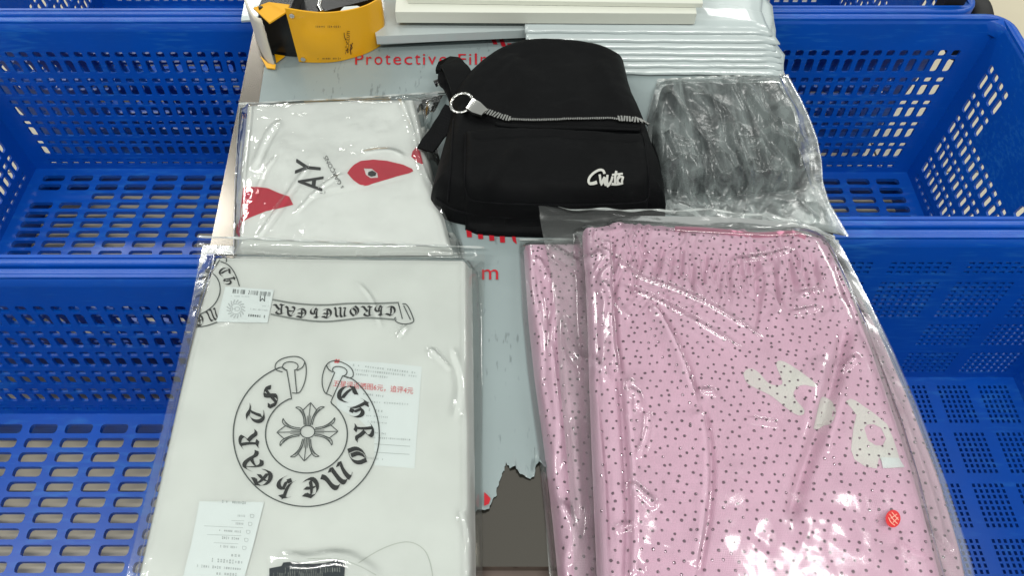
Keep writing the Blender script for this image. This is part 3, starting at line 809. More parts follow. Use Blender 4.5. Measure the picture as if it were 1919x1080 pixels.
# the returning flap at the left, its whitish reflection painted cream, yellow folds
flap = line3([(477, 62, zb), (484, 84, zb), (494, 107, zb), (503, 122, zb), (515, 127, zb)])
fl = smooth_line(flap, 16); wallmesh(fl, np.linspace(.064, .074, 16), .002, 'side_flap', M['cream'], root)
zt_ = zb + .078
topf = [PV(475, 14, zb + .066), PV(504, 3, zt_ + .004), PV(543, 8, zt_), PV(536, 22, zt_ - .004), PV(505, 42, zb + .072)]
def plate(name, pts, th, m, parent):
    n = len(pts); V = [tuple(q) for q in pts] + [tuple(q - Vector((0, 0, th))) for q in pts]
    F = [tuple(range(n - 1, -1, -1)), tuple(range(n, 2 * n))] + [(i, (i + 1) % n, n + (i + 1) % n, n + i) for i in range(n)]
    o = mesh(name, V, F, m, parent); autosmooth(o, 30); return o
plate('top_fold', topf, .002, M['yellow'], root)
plate('bottom_fold', [PV(488, 104, zb + .006), PV(503, 118, zb + .004), PV(517, 120, zb + .006), PV(516, 128, zb + .0035), PV(500, 126, zb + .0025)], .0018, M['yellow'], root)
plate('bottom_fold', [PV(515, 101, zb + .004), PV(534, 104, zb + .003), PV(518, 116, zb + .003)], .0015, M['yellow'], root)
# writing on the sleeve
class WallPrint(Print):
    def lay_wall(s, name, m, parent, path, h):
        # pixel x -> along the curve, pixel y -> height
        V = np.asarray(s.V, float); out = []
        for (px, py) in V:
            best = None
            for i in range(len(path) - 1):
                for f in (0, .5):
                    q = path[i] * (1 - f) + path[i + 1] * f
                    # height on the panel that projects to py
                    b_ = -(py - 540) / FPX; k_ = (-math.sin(PITCH) + b_ * math.cos(PITCH)) / (math.cos(PITCH) + b_ * math.sin(PITCH)); zz = CZ + q[1] * k_
                    dep = q[1] * math.cos(PITCH) - (zz - CZ) * math.sin(PITCH); pxx = 960 + FPX * q[0] / dep
                    if best is None or abs(pxx - px) < best[0]: best = (abs(pxx - px), q, zz, px - pxx, dep)
            _, q, zz, dpx, dep = best
            out.append((q[0] + dpx * dep / FPX, q[1] - .0012 - .003 * (px < 650), zz))
        return mesh(name, out, s.F, m, parent)
p = WallPrint(); p.dashes(Zy([(905, 312)])[0], Zy([(1235, 312)])[0], 15, 4.2, seed=3); p.dashes(Zy([(930, 725)])[0], Zy([(1235, 722)])[0], 14, 4.2, seed=4)
p.lay_wall('small_print', M['yprint'], root, bot, hts)['kind'] = 'stuff'
p = WallPrint(); p.text('ƏRƆCLUTI', Zy([(1318, 530)])[0], 6, rot=-86, wid=41); p.stroke(Zy([(1275, 390), (1280, 450), (1300, 490)]), 1.3, step=3); p.stroke(Zy([(1380, 540), (1350, 610), (1360, 690)]), 1.6, step=3); p.stroke(Zy([(1350, 560), (1385, 600), (1345, 640)]), 1.6, step=3)
p.V = p.V; p.lay_wall('logo_print', M['yprint'], root, bot, hts)['kind'] = 'stuff'
# the black case inside
case = empty('black_case', PV(600, 60, ZT + .002)); tag(case, 'black plastic case held inside the yellow sleeve', 'case')
c0 = bot[0]; 
cy = bot[0][1] + .004
b = MB(); q = [PV(511, 103, zb), PV(561, 110, zb)]
q0 = q[0]; q1 = Vector((q[1].x + .004, q[1].y + .004, zb)); dpt = Vector((.004, .055, 0)); hh = .073
lo = [q0, q1, q1 + dpt, q0 + dpt]; b.add([tuple(v) for v in lo] + [tuple(v + Vector((0, 0, hh))) for v in lo], [(0, 3, 2, 1), (4, 5, 6, 7), (0, 1, 5, 4), (1, 2, 6, 5), (2, 3, 7, 6), (3, 0, 4, 7)])
b.build('end_block', M['black_plastic'], case, ang=30)
b = MB(); q2 = Vector((bot[-1][0] - .008, bot[-1][1] + .022, zb)); s0 = q1 + Vector((.003, .012, 0))
lo = [s0, q2, q2 + Vector((-.004, .05, 0)), s0 + Vector((0, .07, 0))]; hh2 = .052
b.add([tuple(v) for v in lo] + [tuple(v + Vector((0, 0, hh2))) for v in lo], [(0, 3, 2, 1), (4, 5, 6, 7), (0, 1, 5, 4), (1, 2, 6, 5), (2, 3, 7, 6), (3, 0, 4, 7)])
b.build('body', M['black_plastic'], case, ang=30)
b = MB()
b.tube([PV(600, 2, zb + .058), PV(598, 12, zb + .056), PV(604, 22, zb + .055)], .0032, 8); b.build('clear_strip', M['silver'], case, ang=50)  # silver strip models clear plastic and its bright reflection
b = MB(); pts = [PV(634, 24, zb + .060), PV(645, 12, zb + .061), PV(670, 10, zb + .061), PV(684, 16, zb + .060), PV(676, 25, zb + .060)]
plate('white_reflection', pts, .004, M['card'], case)  # white plate stands in for a reflection off the case's clear plastic

# ---------------------------------------------------------------- packed clothes: bags
def bag_field(content, S, zbase, gap, out, wr, lift=0):
    ring = ring_of(S); poly = ring[::max(1, len(ring) // 90)]
    cpoly = content.poly
    def H(X, Y):
        sd = poly_sd(X, Y, cpoly); eb = poly_sd(X, Y, poly)
        t = sstep((sd + out) / (out + content.r * .6))
        ztop = (content.z0 if not callable(content.z0) else zbase) + content.h
        z = zbase + (ztop - zbase) * t
        inn = sd > 0
        zc_ = np.maximum(content(X, Y), content.plain(X, Y) + lift * sstep(sd / .02)) if lift else content(X, Y)
        z = np.where(inn, np.maximum(z, zc_), z)
        return z + gap + wr(X, Y, sd) * sstep(eb / .012 + .15)
    return H
def bag(name, label, content, edges, zbase, m, wr, n=(180, 180), gap=.0012, out=.010, edge=None, lift=0):
    S = coons(*edges, *n)
    H = bag_field(content, S, zbase, gap, out, wr, lift)
    Z = H(S[..., 0], S[..., 1])
    if edge is not None: Z = Z + edge(S[..., 0], S[..., 1])
    o = grid_mesh(name, S, Z, m, None, bottom=zbase - .0004); tag(o, label, 'plastic bag', 'clear plastic bags of clothes')
    pts = [(S[0, i, 0], S[0, i, 1], Z[0, i] + .0003) for i in range(0, S.shape[1], 3)]
    sb = MB(); sb.ribbon([Vector(p_) + Vector((0, -.0012, 0)) for p_ in pts], [Vector((0, .0012, .0006 * math.sin(i * .9)))for i in range(len(pts))], .0004); sb.build('sealed_edge', M['seal'], o)
    return o, H, S
def ridges(specs):
    fs = []
    for (px, zz, wd, a) in specs:
        L = smooth_line(linez(px, zz), 20)
        def f(X, Y, L=L, wd=wd, a=a):
            d, sg, al, tot = seg_info(X, Y, L); fd = sstep(np.minimum(al, tot - al) / (tot * .22 + 1e-9))
            return a * fd * np.maximum(0, 1 - d / wd) ** 1.15
        fs.append(near(L, wd * 1.1, f))
    return lambda X, Y: sum(f(X, Y) for f in fs)

# --- white shirt with the heart print, upper left
zp = ZT + .0022
eS = lambda t, b_, l, r, z: [line3([(x, y, z) for x, y in q]) for q in (t, b_, l, r)]
S = coons(*eS([(463, 199), (600, 190), (778, 187)], [(446, 470), (640, 474), (850, 472)], [(463, 199), (452, 300), (446, 470)], [(778, 187), (806, 300), (850, 472)], zp + .006), 120, 100)
Fp = Field(S, zp, .012, .012)
Fp.ridge(Zp := [(470, 300), (560, 320), (700, 300)], zp, .02, .001)
Fp.fold(zc(380, 150, 3.273)([(560, 770), (720, 700), (900, 665), (1100, 630), (1300, 570)]), zp + .012, .05, .0016, 1, .0015, .3)
Fp.ex.append(lambda X, Y: .0016 * fbm(X * 16, Y * 16, 4))
shirt2 = empty('folded_shirt', (-.17, .68, ZT)); tag(shirt2, 'folded white shirt with a red heart print at the upper left, in a bag', 'shirt')
grid_mesh('body', S, Fp(S[..., 0], S[..., 1]), M['shirt_play'], shirt2, skirt=zp)
q = zc(380, 150, 3.273)
p = Print(); p.poly(q([(250, 660), (330, 656), (400, 664), (470, 695), (532, 715), (557, 766), (480, 786), (390, 806), (300, 842), (243, 870), (232, 905), (222, 900), (228, 830), (243, 720)]), sub=10)
p.poly(q([(888, 572), (905, 545), (930, 520), (970, 497), (1050, 489), (1130, 496), (1230, 520), (1285, 545), (1293, 560), (1270, 572), (1200, 590), (1100, 620), (990, 652), (960, 640), (925, 615)]),
       holes=[q([(990, 543), (1038, 545), (1072, 572), (1077, 600), (1030, 602), (1003, 583)])[::-1]], sub=10)
p.poly(q([(1288, 440), (1310, 413), (1335, 440), (1355, 520), (1320, 507), (1280, 470)]), sub=10)
p.lay('heart_print', Fp, zp + .012, .0004, M['heart'], shirt2, split=True)
p = Print(); p.poly(q([(1017, 565), (1042, 556), (1066, 570), (1062, 588), (1035, 594), (1015, 584)]), sub=10)
p.text('A', q([(662, 630)])[0], 46, rot=-84, wid=27, bold=.9); p.text('Y', q([(648, 538)])[0], 46, rot=-84, wid=27, bold=.9); p.text('L', q([(738, 690)])[0], 9, rot=-84)
t0, t1 = q([(862, 668)])[0], q([(752, 462)])[0]
p.text('s GARÇONS', ((t0[0] + t1[0]) / 2, (t0[1] + t1[1]) / 2), 10, rot=-118, wid=68)
p.lay('black_print', Fp, zp + .012, .0004, M['ink'], shirt2, split=True)
wr_specs = [(q([(320, 990), (460, 800), (600, 590), (690, 490)]), zp + .014, .0045, .0042), (q([(560, 830), (640, 740), (760, 630), (880, 570)]), zp + .014, .004, .003),
            (q([(300, 760), (380, 560), (460, 460)]), zp + .014, .003, .003), (q([(310, 560), (400, 330), (490, 230)]), zp + .014, .007, .005),
            (q([(1270, 230), (1300, 400), (1390, 680), (1600, 1030)]), zp + .006, .0045, .006), (q([(1210, 100), (1320, 400)]), zp + .012, .004, .0035),
            (q([(1400, 100), (1360, 350)]), zp + .004, .005, .003), (q([(960, 450), (1160, 420), (1240, 480)]), zp + .014, .006, .0025), (q([(230, 150), (215, 500), (200, 900)]), zp + .003, .006, .003), (q([(300, 100), (280, 400), (240, 700)]), zp + .006, .004, .003)]
rp = ridges(wr_specs)
wr = lambda X, Y, sd: rp(X, Y) + .10 * crumple(X, Y, .022, 21, 5, .0) * np.where(sd < .004, 1.3, .55) + .0012 * np.clip(fbm(X * 12, Y * 12, 8), 0, 1)
bag('plastic_bag', 'clear crisp bag round the white heart print shirt at the upper left', Fp, eS([(448, 193), (640, 184), (842, 170)], [(437, 482), (660, 484), (874, 480)], [(448, 193), (441, 300), (437, 482)], [(842, 170), (815, 250), (835, 350), (874, 480)], zp + .001), zp - .0006, M['bag_play'], wr, (180, 150))

# --- white shirt with the horseshoe print, lower left
zs = ZT + .0024
S = coons(*eS([(404, 484), (640, 488), (884, 490)], [(225, 1230), (560, 1235), (893, 1230)], [(404, 484), (362, 620), (225, 1230)], [(884, 490), (888, 760), (893, 1230)], zs + .012), 150, 180)
Fs = Field(S, zs, .024, .013)
Fs.ex.append(lambda X, Y: .0011 * fbm(X * 11, Y * 11, 14))
Fs.ridge([(370, 640), (500, 660), (640, 655)], zs + .02, .03, .0012).ridge([(760, 500), (800, 640), (850, 700)], zs + .02, .02, .001).ridge([(480, 980), (600, 1000), (760, 1000)], zs + .02, .025, .0012)
Fs.ridge([(505, 1062), (530, 1050), (575, 1058), (640, 1045), (690, 1070), (720, 1100)], zs + .02, .006, .003)
shirt = empty('folded_shirt', (-.13, .35, ZT)); tag(shirt, 'folded white shirt with a black horseshoe and cross print, lower left', 'shirt')
grid_mesh('body', S, Fs(S[..., 0], S[..., 1]), M['shirt'], shirt, skirt=zs)
# a second fold edge along its right side
zS = zs + .024
# horseshoe emblem
PEN = {'C': [[(.82, .80), (.55, .97), (.24, .76), (.2, .36), (.46, .05), (.84, .2)], [(.56, .86), (.5, .6), (.54, .2)], [(.5, .96), (.7, .88), (.92, .80)]],
       'H': [[(.30, .98), (.34, .6), (.30, .22), (.14, .06)], [(.06, .80), (.24, .95), (.5, .88)], [(.32, .52), (.60, .64), (.80, .48), (.78, .18), (.58, -.02)], [(.50, .60), (.48, .2)], [(.30, .2), (.44, .06)]],
       'R': [[(.28, .94), (.32, .5), (.26, .1)], [(.04, .82), (.26, .96), (.62, .94), (.76, .74), (.44, .54)], [(.44, .54), (.66, .30), (.74, .10), (.94, .10)], [(.1, .1), (.26, .12), (.42, .04)]],
       'O': [[(.52, .97), (.22, .76), (.18, .32), (.48, .03)], [(.52, .97), (.82, .70), (.82, .32), (.48, .03)], [(.40, .82), (.36, .5), (.62, .24)]],
       'M': [[(.02, .8), (.16, .94), (.20, .5), (.12, .10)], [(.18, .82), (.36, .96), (.50, .80), (.50, .1)], [(.5, .8), (.70, .97), (.86, .80), (.86, .22), (.98, .08)], [(.12, .1), (.26, .06)], [(.5, .1), (.62, .05)]],
       'E': [[(.82, .80), (.55, .97), (.24, .76), (.2, .36), (.46, .05), (.84, .2)], [(.56, .86), (.5, .6), (.54, .2)], [(.30, .50), (.55, .56), (.82, .52)], [(.5, .96), (.7, .88), (.92, .82)]],
       'A': [[(.18, .76), (.42, .97), (.66, .88), (.74, .5), (.72, .16), (.92, .06)], [(.50, .90), (.28, .55), (.16, .16), (.40, .06)], [(.26, .44), (.5, .50), (.74, .44)]],
       'T': [[(.04, .78), (.30, .96), (.62, .84), (.94, .94)], [(.48, .88), (.22, .62), (.24, .24), (.54, .04), (.86, .2)], [(.62, .82), (.58, .5), (.60, .22)]],
       'S': [[(.82, .82), (.52, .97), (.24, .78), (.48, .56), (.78, .32), (.52, .04), (.14, .16)], [(.54, .92), (.50, .5), (.50, .1)], [(.14, .16), (.10, .3)]]}
FR = dict(zip('𝕮𝕳𝕽𝕺𝕸𝕰𝕬𝕿𝕾', 'CHROMEATS'))
q = zc(400, 650, 3.375)
p = Print()
def arc(cx, cy, rx, ry, a0, a1, n=60): return [(cx + rx * math.cos(R(a0 + (a1 - a0) * k / n)), cy + ry * math.sin(R(a0 + (a1 - a0) * k / n))) for k in range(n + 1)]
p.stroke(q([(462, 155)] + arc(590, 560, 462, 456, 251, -50) + [(860, 200), (818, 188)]), 2.3)
p.stroke(q([(497, 335)] + arc(591, 558, 259, 246, 248, -53) + [(745, 348)]), 2.3)
for s_ in ([(466, 150), (482, 240), (497, 335)], [(516, 148), (522, 220), (530, 297)], [(440, 163), (400, 155), (390, 130), (402, 100), (450, 72), (530, 62), (578, 86), (592, 140), (586, 215), (560, 280), (540, 300), (500, 296)],
           [(470, 152), (445, 148), (437, 130), (450, 106), (490, 97), (532, 108), (541, 130), (528, 150), (516, 152)], [(582, 96), (570, 135), (530, 155)],
           [(820, 188), (785, 262), (748, 346)], [(770, 165), (742, 235), (716, 303)], [(845, 200), (880, 202), (890, 178), (878, 140), (830, 106), (765, 88), (716, 112), (692, 180), (688, 240), (706, 300), (735, 308), (752, 318)],
           [(822, 190), (846, 180), (849, 152), (820, 132), (776, 127), (754, 142), (758, 160), (768, 166)], [(716, 118), (730, 150), (758, 165)]):
    p.stroke(q(s_), 1.9, step=3)
# cross
Nv = np.array([20., -186.]); Ev = np.array([194., -3.]); c0 = np.array([597., 543.])
p.stroke(q(arc(598, 542, 46, 39, 0, 360, 40)), 1.9, step=3)
for d, l in ((Nv, Ev), (Ev, -Nv), (-Nv, -Ev), (-Ev, Nv)):
    T_ = lambda pts, d=d, l=l: q([tuple(c0 + d * a + l * c) for a, c in pts])
    p.stroke(T_([(.22, -.08), (.5, -.11), (.74, -.22)]), 1.7, step=3); p.stroke(T_([(.74, -.22), (1, 0), (.74, .22)]), 1.7, sm=False, step=3); p.stroke(T_([(.74, .22), (.5, .11), (.22, .08)]), 1.7, step=3)
    p.stroke(T_([(.22, 0), (1, 0)]), 1.5, sm=False, step=3); p.stroke(T_([(.22, -.045), (.55, -.05)]), 1., sm=False, step=3); p.stroke(T_([(.22, .045), (.55, .05)]), 1., sm=False, step=3)
    for s_ in (-1, 1):
        p.stroke(T_([(.84, s_ * .47), (.76, s_ * .34), (.55, s_ * .18), (.24, s_ * .13)]), 1.7, step=3)
        p.stroke(T_([(.84, s_ * .47), (.86, s_ * .36), (.80, s_ * .26), (.66, s_ * .19)]), 1.7, step=3)
        p.stroke(T_([(.78, s_ * .33), (.60, s_ * .17), (.40, s_ * .10)]), 1.0, step=3)
p.lay('horseshoe_outline', Fs, zS, .0009, M['ink_grey'] if False else M['ink_mid'], shirt)
p = Print()
for ch, x, y, hh in (('𝕮', 840, 298, 118), ('𝕳', 928, 402, 118), ('𝕽', 955, 545, 112), ('𝕺', 912, 692, 122), ('𝕸', 785, 826, 124), ('𝕰', 624, 892, 122), ('𝕳', 447, 893, 124), ('𝕰', 322, 838, 118), ('𝕬', 250, 737, 118), ('𝕽', 226, 592, 112), ('𝕿', 270, 440, 112), ('𝕾', 366, 318, 118)):
    a = math.degrees(math.atan2(x - 591, -(y - 558)))
    p.nib(PEN[FR[ch]], q([(x, y)])[0], hh / 3.375 * 1.12, rot=a, sx=1.25 if FR[ch] == 'M' else .98, w=.235)
p.lay('blackletter', Fs, zS, .0009, M['ink'], shirt, split=True)
# banner across the top
q = zc(340, 440, 3.3086)
p = Print()
for s_ in ([(568, 405), (700, 430), (880, 442), (1050, 427), (1200, 430), (1350, 424)], [(556, 495), (700, 525), (880, 546), (1030, 530), (1150, 515), (1335, 530)]): p.stroke(q(s_), 3.0)
p.lay('banner_edge', Fs, zS, .0007, M['ink_grey'], shirt)
p = Print()
for s_ in ([(1345, 420), (1372, 525)], [(1372, 432), (1402, 432), (1445, 530), (1440, 548), (1390, 560), (1340, 550), (1318, 524), (1332, 516)], [(1380, 442), (1422, 530)]): p.stroke(q(s_), 1.9, step=3)
for s_ in ([(165, 222), (215, 140)], [(188, 236), (240, 158)], [(205, 136), (245, 150), (262, 128), (285, 150), (280, 172)], [(245, 168), (300, 190), (340, 250), (362, 322)],
           [(150, 225), (200, 240), (238, 290), (246, 360), (215, 430), (160, 478), (108, 500)], [(92, 575), (150, 572), (225, 545)]): p.stroke(q(s_), 2.0, step=3)
p.lay('banner_outline', Fs, zS, .0007, M['ink_mid'], shirt, split=True)
p = Print()
for ch, x, y in (('𝕮', 1303, 474), ('𝕳', 1226, 472), ('𝕽', 1152, 476), ('𝕺', 1075, 476), ('𝕸', 988, 484), ('𝕰', 908, 490), ('𝕳', 826, 488), ('𝕰', 750, 488), ('𝕬', 680, 478), ('𝕽', 606, 464)):
    p.nib(PEN[FR[ch]], q([(x, y)])[0], 20, rot=182, sx=1.2, w=.22)
for ch, x, y, a in (('𝕮', 268, 230, 62), ('𝕳', 300, 288, 78), ('𝕸', 196, 500, 160), ('𝕰', 116, 532, 170)): p.nib(PEN[FR[ch]], q([(x, y)])[0], 24, rot=a, w=.2)
p.lay('blackletter', Fs, zS, .0007, M['ink'], shirt, split=True)
# black neck label and collar seam
q = zc(220, 880, 2.7414)
p = Print(); p.poly(q([(783, 512), (845, 500), (855, 482), (900, 478), (1000, 490), (1060, 485), (1130, 470), (1172, 488), (1165, 600), (783, 600)]), sub=8)
p.lay('neck_label', Fs, zS, .0008, M['label_cloth'], shirt)
p = Print(); p.dashes(q([(860, 525)])[0], q([(1150, 520)])[0], 24, 12, .5, 8); p.dashes(q([(800, 545)])[0], q([(1060, 545)])[0], 24, 9, .5, 9)
p.lay('neck_label_print', Fs, zS, .0012, M['ink_grey'], shirt, kind='stuff')
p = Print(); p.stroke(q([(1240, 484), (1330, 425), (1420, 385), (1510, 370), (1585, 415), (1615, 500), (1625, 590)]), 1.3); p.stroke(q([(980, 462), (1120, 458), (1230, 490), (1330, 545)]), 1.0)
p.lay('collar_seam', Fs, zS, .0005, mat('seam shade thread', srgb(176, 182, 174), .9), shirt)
# cards lying on the shirt inside the bag
def card(name, label, quad, eps, lift=.0002):
    r_ = empty(name, PV(quad[0][0], quad[0][1], zS)); tag(r_, label, 'card')
    p = Print(); p.poly(quad, sub=9); o = p.lay('paper', Fs, zS, eps, M['card'], r_); return r_
k1 = card('size_label', 'small white size label with barcode upside down over the banner print', q2 := zc(340, 440, 3.3086)([(276, 326), (577, 346), (537, 551), (221, 545)]), .0011)
q = zc(340, 440, 3.3086)
p = Print(); r_ = random.Random(5)
for k in range(34):
    x = 325 + k * 7; wd = r_.choice((1.5, 2.5, 4)); y = 342 + k * .6
    if r_.random() < .2: continue
    p.poly(q([(x, y), (x + wd, y), (x + wd - 4, y + 26), (x - 4, y + 26)]), sub=40)
p.text('M', q([(506, 402)])[0], 10.5, rot=182)
p.dashes(q([(415, 505)])[0], q([(525, 514)])[0], 8, 5.5, .75, 3)
p.lay('barcode_print', Fs, zS, .0015, M['ink_mid'], k1, kind='stuff')
p = Print(); p.dashes(q([(310, 386)])[0], q([(425, 390)])[0], 16, 2.6, .7, 4); p.dashes(q([(430, 466)])[0], q([(540, 476)])[0], 14, 3, .7, 6); p.dashes(q([(505, 448)])[0], q([(545, 450)])[0], 5, 3, .7, 7)
for k in range(16):
    a = k / 16 * 2 * math.pi; p.stroke(q([(342 + 38 * math.cos(a), 466 + 38 * math.sin(a)), (342 + 58 * math.cos(a + .25), 466 + 58 * math.sin(a + .25))]), 2.2, sm=False, step=4)
p.stroke(q(arc(342, 466, 34, 32, 0, 360, 24)), 1.2, step=3); p.text('CH', q([(342, 466)])[0], 8, rot=180)
p.lay('label_print', Fs, zS, .0015, M['card_print'], k1, kind='stuff')
q = zc(560, 660, 4.5)
k2 = card('review_card', 'white card with a red line of Chinese print behind the horseshoe', q([(262, 70), (700, 92), (1040, 125), (978, 985), (640, 960), (640, 700), (500, 560), (330, 480)]), .0003)
p = Print(); p.text('五星评返晒图6元，追评4元', q([(632, 300)])[0], 12.5, rot=5.5, wid=150); p.text('〃', q([(326, 80)])[0], 8, rot=5); p.poly(q([(305, 68), (348, 72), (342, 96), (303, 94)]), sub=30)
p.lay('red_print', Fs, zS, .0006, M['card_red'], k2, kind='stuff')
p = Print()
for (a, c, n_, h_, sd_) in (((455, 112), (990, 180), 26, 4, 1), ((470, 152), (1000, 210), 28, 4, 2), ((480, 190), (755, 218), 15, 4, 3), ((490, 350), (720, 378), 13, 4.5, 4), ((610, 425), (930, 445), 15, 3.5, 5), ((585, 490), (715, 505), 5, 5, 6),
                            ((570, 540), (755, 555), 12, 4, 7), ((580, 590), (745, 605), 12, 4, 8), ((600, 680), (740, 695), 10, 4, 9), ((620, 725), (945, 745), 20, 4, 10), ((560, 895), (715, 910), 12, 4, 11)):
    p.dashes(q([a])[0], q([c])[0], n_, h_, .6, sd_)
for (a, c) in (((640, 780), (940, 800)), ((640, 850), (935, 868))): p.stroke(q([a, c]), .9, sm=False)
p.lay('grey_print', Fs, zS, .0006, M['card_print'], k2, kind='stuff')
q = zc(220, 880, 2.7414)
k3 = card('hang_tag', 'plain white hang tag with upside down print below the horseshoe', q([(425, 168), (757, 172), (700, 400), (645, 600), (330, 600), (385, 380)]), .0012)
p = Print()
for (a, c, n_, h_, sd_) in (((540, 170), (665, 178), 12, 6, 1), ((620, 243), (662, 245), 5, 5, 2), ((610, 283), (652, 285), 5, 5, 3), ((525, 318), (640, 326), 13, 5, 4), ((540, 356), (630, 362), 9, 6, 5), ((530, 400), (620, 406), 10, 5, 6), ((585, 446), (655, 450), 4, 8, 7), ((485, 470), (650, 484), 11, 8, 8), ((410, 500), (640, 518), 20, 6, 9), ((510, 540), (620, 546), 8, 7, 10)):
    p.dashes(q([a])[0], q([c])[0], n_, h_, .72, sd_)
for k in range(5): x = 696 - k * 10; y = 245 + k * 41; p.stroke(q([(x - 9, y - 9), (x + 9, y - 9), (x + 9, y + 9), (x - 9, y + 9)]), .8, closed=True, sm=False, step=3)
for (a, c) in (((590, 268), (655, 270)), ((450, 295), (650, 305)), ((465, 340), (640, 346)), ((500, 382), (625, 388))): p.stroke(q([a, c]), .6, sm=False)
p.lay('tag_print', Fs, zS, .0016, M['card_print'], k3, kind='stuff')
# its bag
q = zc(340, 440, 3.3086)
rp2 = ridges([(q([(170, 90), (420, 110), (640, 120), (900, 150), (1000, 180)]), zs + .012, .005, .003), (q([(1060, 270), (1180, 390), (1240, 600)]), zs + .026, .004, .0016), (q([(1340, 640), (1400, 560)]), zs + .026, .004, .002),
              (q([(1500, 110), (1700, 130), (1880, 110)]), zs + .006, .006, .004), ([(840, 640), (870, 720), (850, 800)], zs + .026, .008, .003), ([(800, 650), (850, 700)], zs + .026, .005, .003),
              ([(900, 500), (896, 800), (900, 1080)], zs + .004, .004, .003), ([(368, 560), (330, 720), (250, 1060)], zs + .006, .005, .0035), ([(860, 960), (895, 1040), (880, 1100)], zs + .012, .005, .004)])
wr = lambda X, Y, sd: rp2(X, Y) + .05 * crumple(X, Y, .03, 41, 5, -.05) * np.where(sd < .003, 2.2, .45) + .0008 * np.clip(fbm(X * 9, Y * 9, 18), 0, 1)
bag('plastic_bag', 'clear bag round the white horseshoe print shirt at the lower left', Fs, eS([(379, 457), (640, 466), (909, 474)], [(195, 1250), (560, 1255), (905, 1250)], [(379, 457), (352, 600), (195, 1250)], [(909, 474), (903, 760), (905, 1250)], zs + .0015), zs - .0004, M['bag_shirt'], wr, (180, 210), out=.008,
    edge=lambda X, Y: .014 * sstep((Y - .50) / .05))

# ---------------------------------------------------------------- black backpack
zk = ZT + .0026
top = line3([(838, 186, zk + .028), (862, 146, zk + .032), (900, 106, zk + .036), (940, 80, zk + .038), (985, 64, zk + .040), (1060, 66, zk + .040), (1130, 76, zk + .040), (1176, 104, zk + .036)])
rt = line3([(1176, 104, zk + .036), (1188, 165, zk + .032), (1210, 215, zk + .028), (1228, 280, zk + .022), (1244, 335, zk + .014), (1248, 404, zk + .004)])
bt = line3([(807, 380, zk + .006), (820, 402, zk + .003), (860, 420, zk + .001), (930, 429, zk), (1010, 434, zk), (1130, 432, zk), (1215, 420, zk), (1248, 404, zk + .004)])
lt = line3([(838, 186, zk + .028), (838, 235, zk + .024), (824, 295, zk + .018), (811, 355, zk + .010), (807, 380, zk + .006)])
S = coons(top, bt, lt, rt, 150, 150)
Fk = Field(S, zk, .050, .024, .5)
zK = zk + .050
Fk.ridge([(865, 200), (905, 218), (960, 230), (1080, 232), (1150, 234), (1215, 238)], zK, .010, -.006, .06)
Fk.ridge([(900, 160), (930, 140), (980, 100)], zK, .012, .003).ridge([(1000, 120), (1010, 170), (1000, 215)], zK, .014, .0015)
Fk.ridge([(1060, 110), (1070, 160), (1100, 210)], zK, .018, .002).ridge([(870, 190), (900, 165), (950, 120), (1000, 95)], zK, .006, -.002)
Fk.ridge([(890, 150), (930, 175), (945, 215)], zK, .010, .004).ridge([(1120, 110), (1140, 160), (1180, 215)], zK, .010, .004).ridge([(960, 95), (965, 150), (950, 200)], zK, .012, .003).ridge([(1030, 215), (1060, 195), (1110, 200)], zK, .008, .003)
Fk.ex.append(lambda X, Y: .0060 * fbm(X * 10, Y * 10, 44) + .0008 * fbm(X * 45, Y * 45, 45))
pack = empty('backpack', (.03, .70, ZT)); tag(pack, 'black nylon backpack with white script logo and silver zip lying flat', 'backpack')
grid_mesh('main_body', S, Fk(S[..., 0], S[..., 1]), M['black'], pack, skirt=zk)
# front pocket panel
zq = zK + .004
pS = coons(line3([(872, 246, zq), (905, 240, zq), (1000, 240, zq), (1120, 240, zq), (1206, 246, zq)]), line3([(868, 372, zk + .05), (900, 384, zk + .05), (1050, 388, zk + .05), (1200, 386, zk + .05), (1222, 378, zk + .05)]),
           line3([(872, 246, zq), (870, 300, zq), (868, 372, zk + .05)]), line3([(1206, 246, zq), (1216, 300, zq), (1222, 378, zk + .05)]), 130, 70)
Fq = Field(pS, lambda X, Y: Fk(X, Y) - .0005, .009, .012)
Fq.ridge([(880, 262), (1000, 256), (1120, 258), (1206, 264)], zq, .006, -.0035, .05)
Fq.ridge([(980, 275), (930, 330), (890, 372)], zq, .008, 0.0051).ridge([(1090, 290), (1150, 350), (1140, 380)], zq, .010, 0.0037).ridge([(1185, 350), (1200, 380)], zq, .004, 0.0034).ridge([(1000, 330), (1060, 350), (1130, 365)], zq, .012, 0.0034)
Fq.ex.append(lambda X, Y: .0042 * fbm(X * 14, Y * 14, 52))
grid_mesh('front_pocket', pS, Fq(pS[..., 0], pS[..., 1]), M['black'], pack, skirt=lambda x, y: float(Fk(np.array([x]), np.array([y]))[0]) - .004)
# flap lip over the zip, piping round the pocket and the base
def tube_on(H, px, z0, r, name, m, parent, eps=0, n=50, kind=None):
    L = smooth_line(np.array(px, float), n); x, y, z = march(L[:, 0], L[:, 1], H, z0); b = MB(); b.tube(np.stack([x, y, z + eps], 1), r, 8); return b.build(name, m, parent, True)
tube_on(Fk, [(930, 235), (975, 240), (1080, 242), (1150, 243), (1200, 245)], zK, .0032, 'zip_flap', M['black'], pack, .001)
tube_on(Fq, [(873, 250), (872, 300), (871, 370), (900, 381), (1050, 385), (1200, 382), (1219, 372), (1214, 300), (1204, 250)], zq, .0011, 'pocket_piping', M['webbing'], pack, .0003, 120)
tube_on(Fk, [(818, 372), (850, 396), (930, 408), (1050, 412), (1160, 411), (1240, 396)], zk + .02, .0014, 'base_piping', M['webbing'], pack, .0003, 80)
tube_on(Fk, [(850, 225), (846, 300), (840, 380)], zk + .03, .0012, 'side_piping', M['webbing'], pack, .0003, 40)
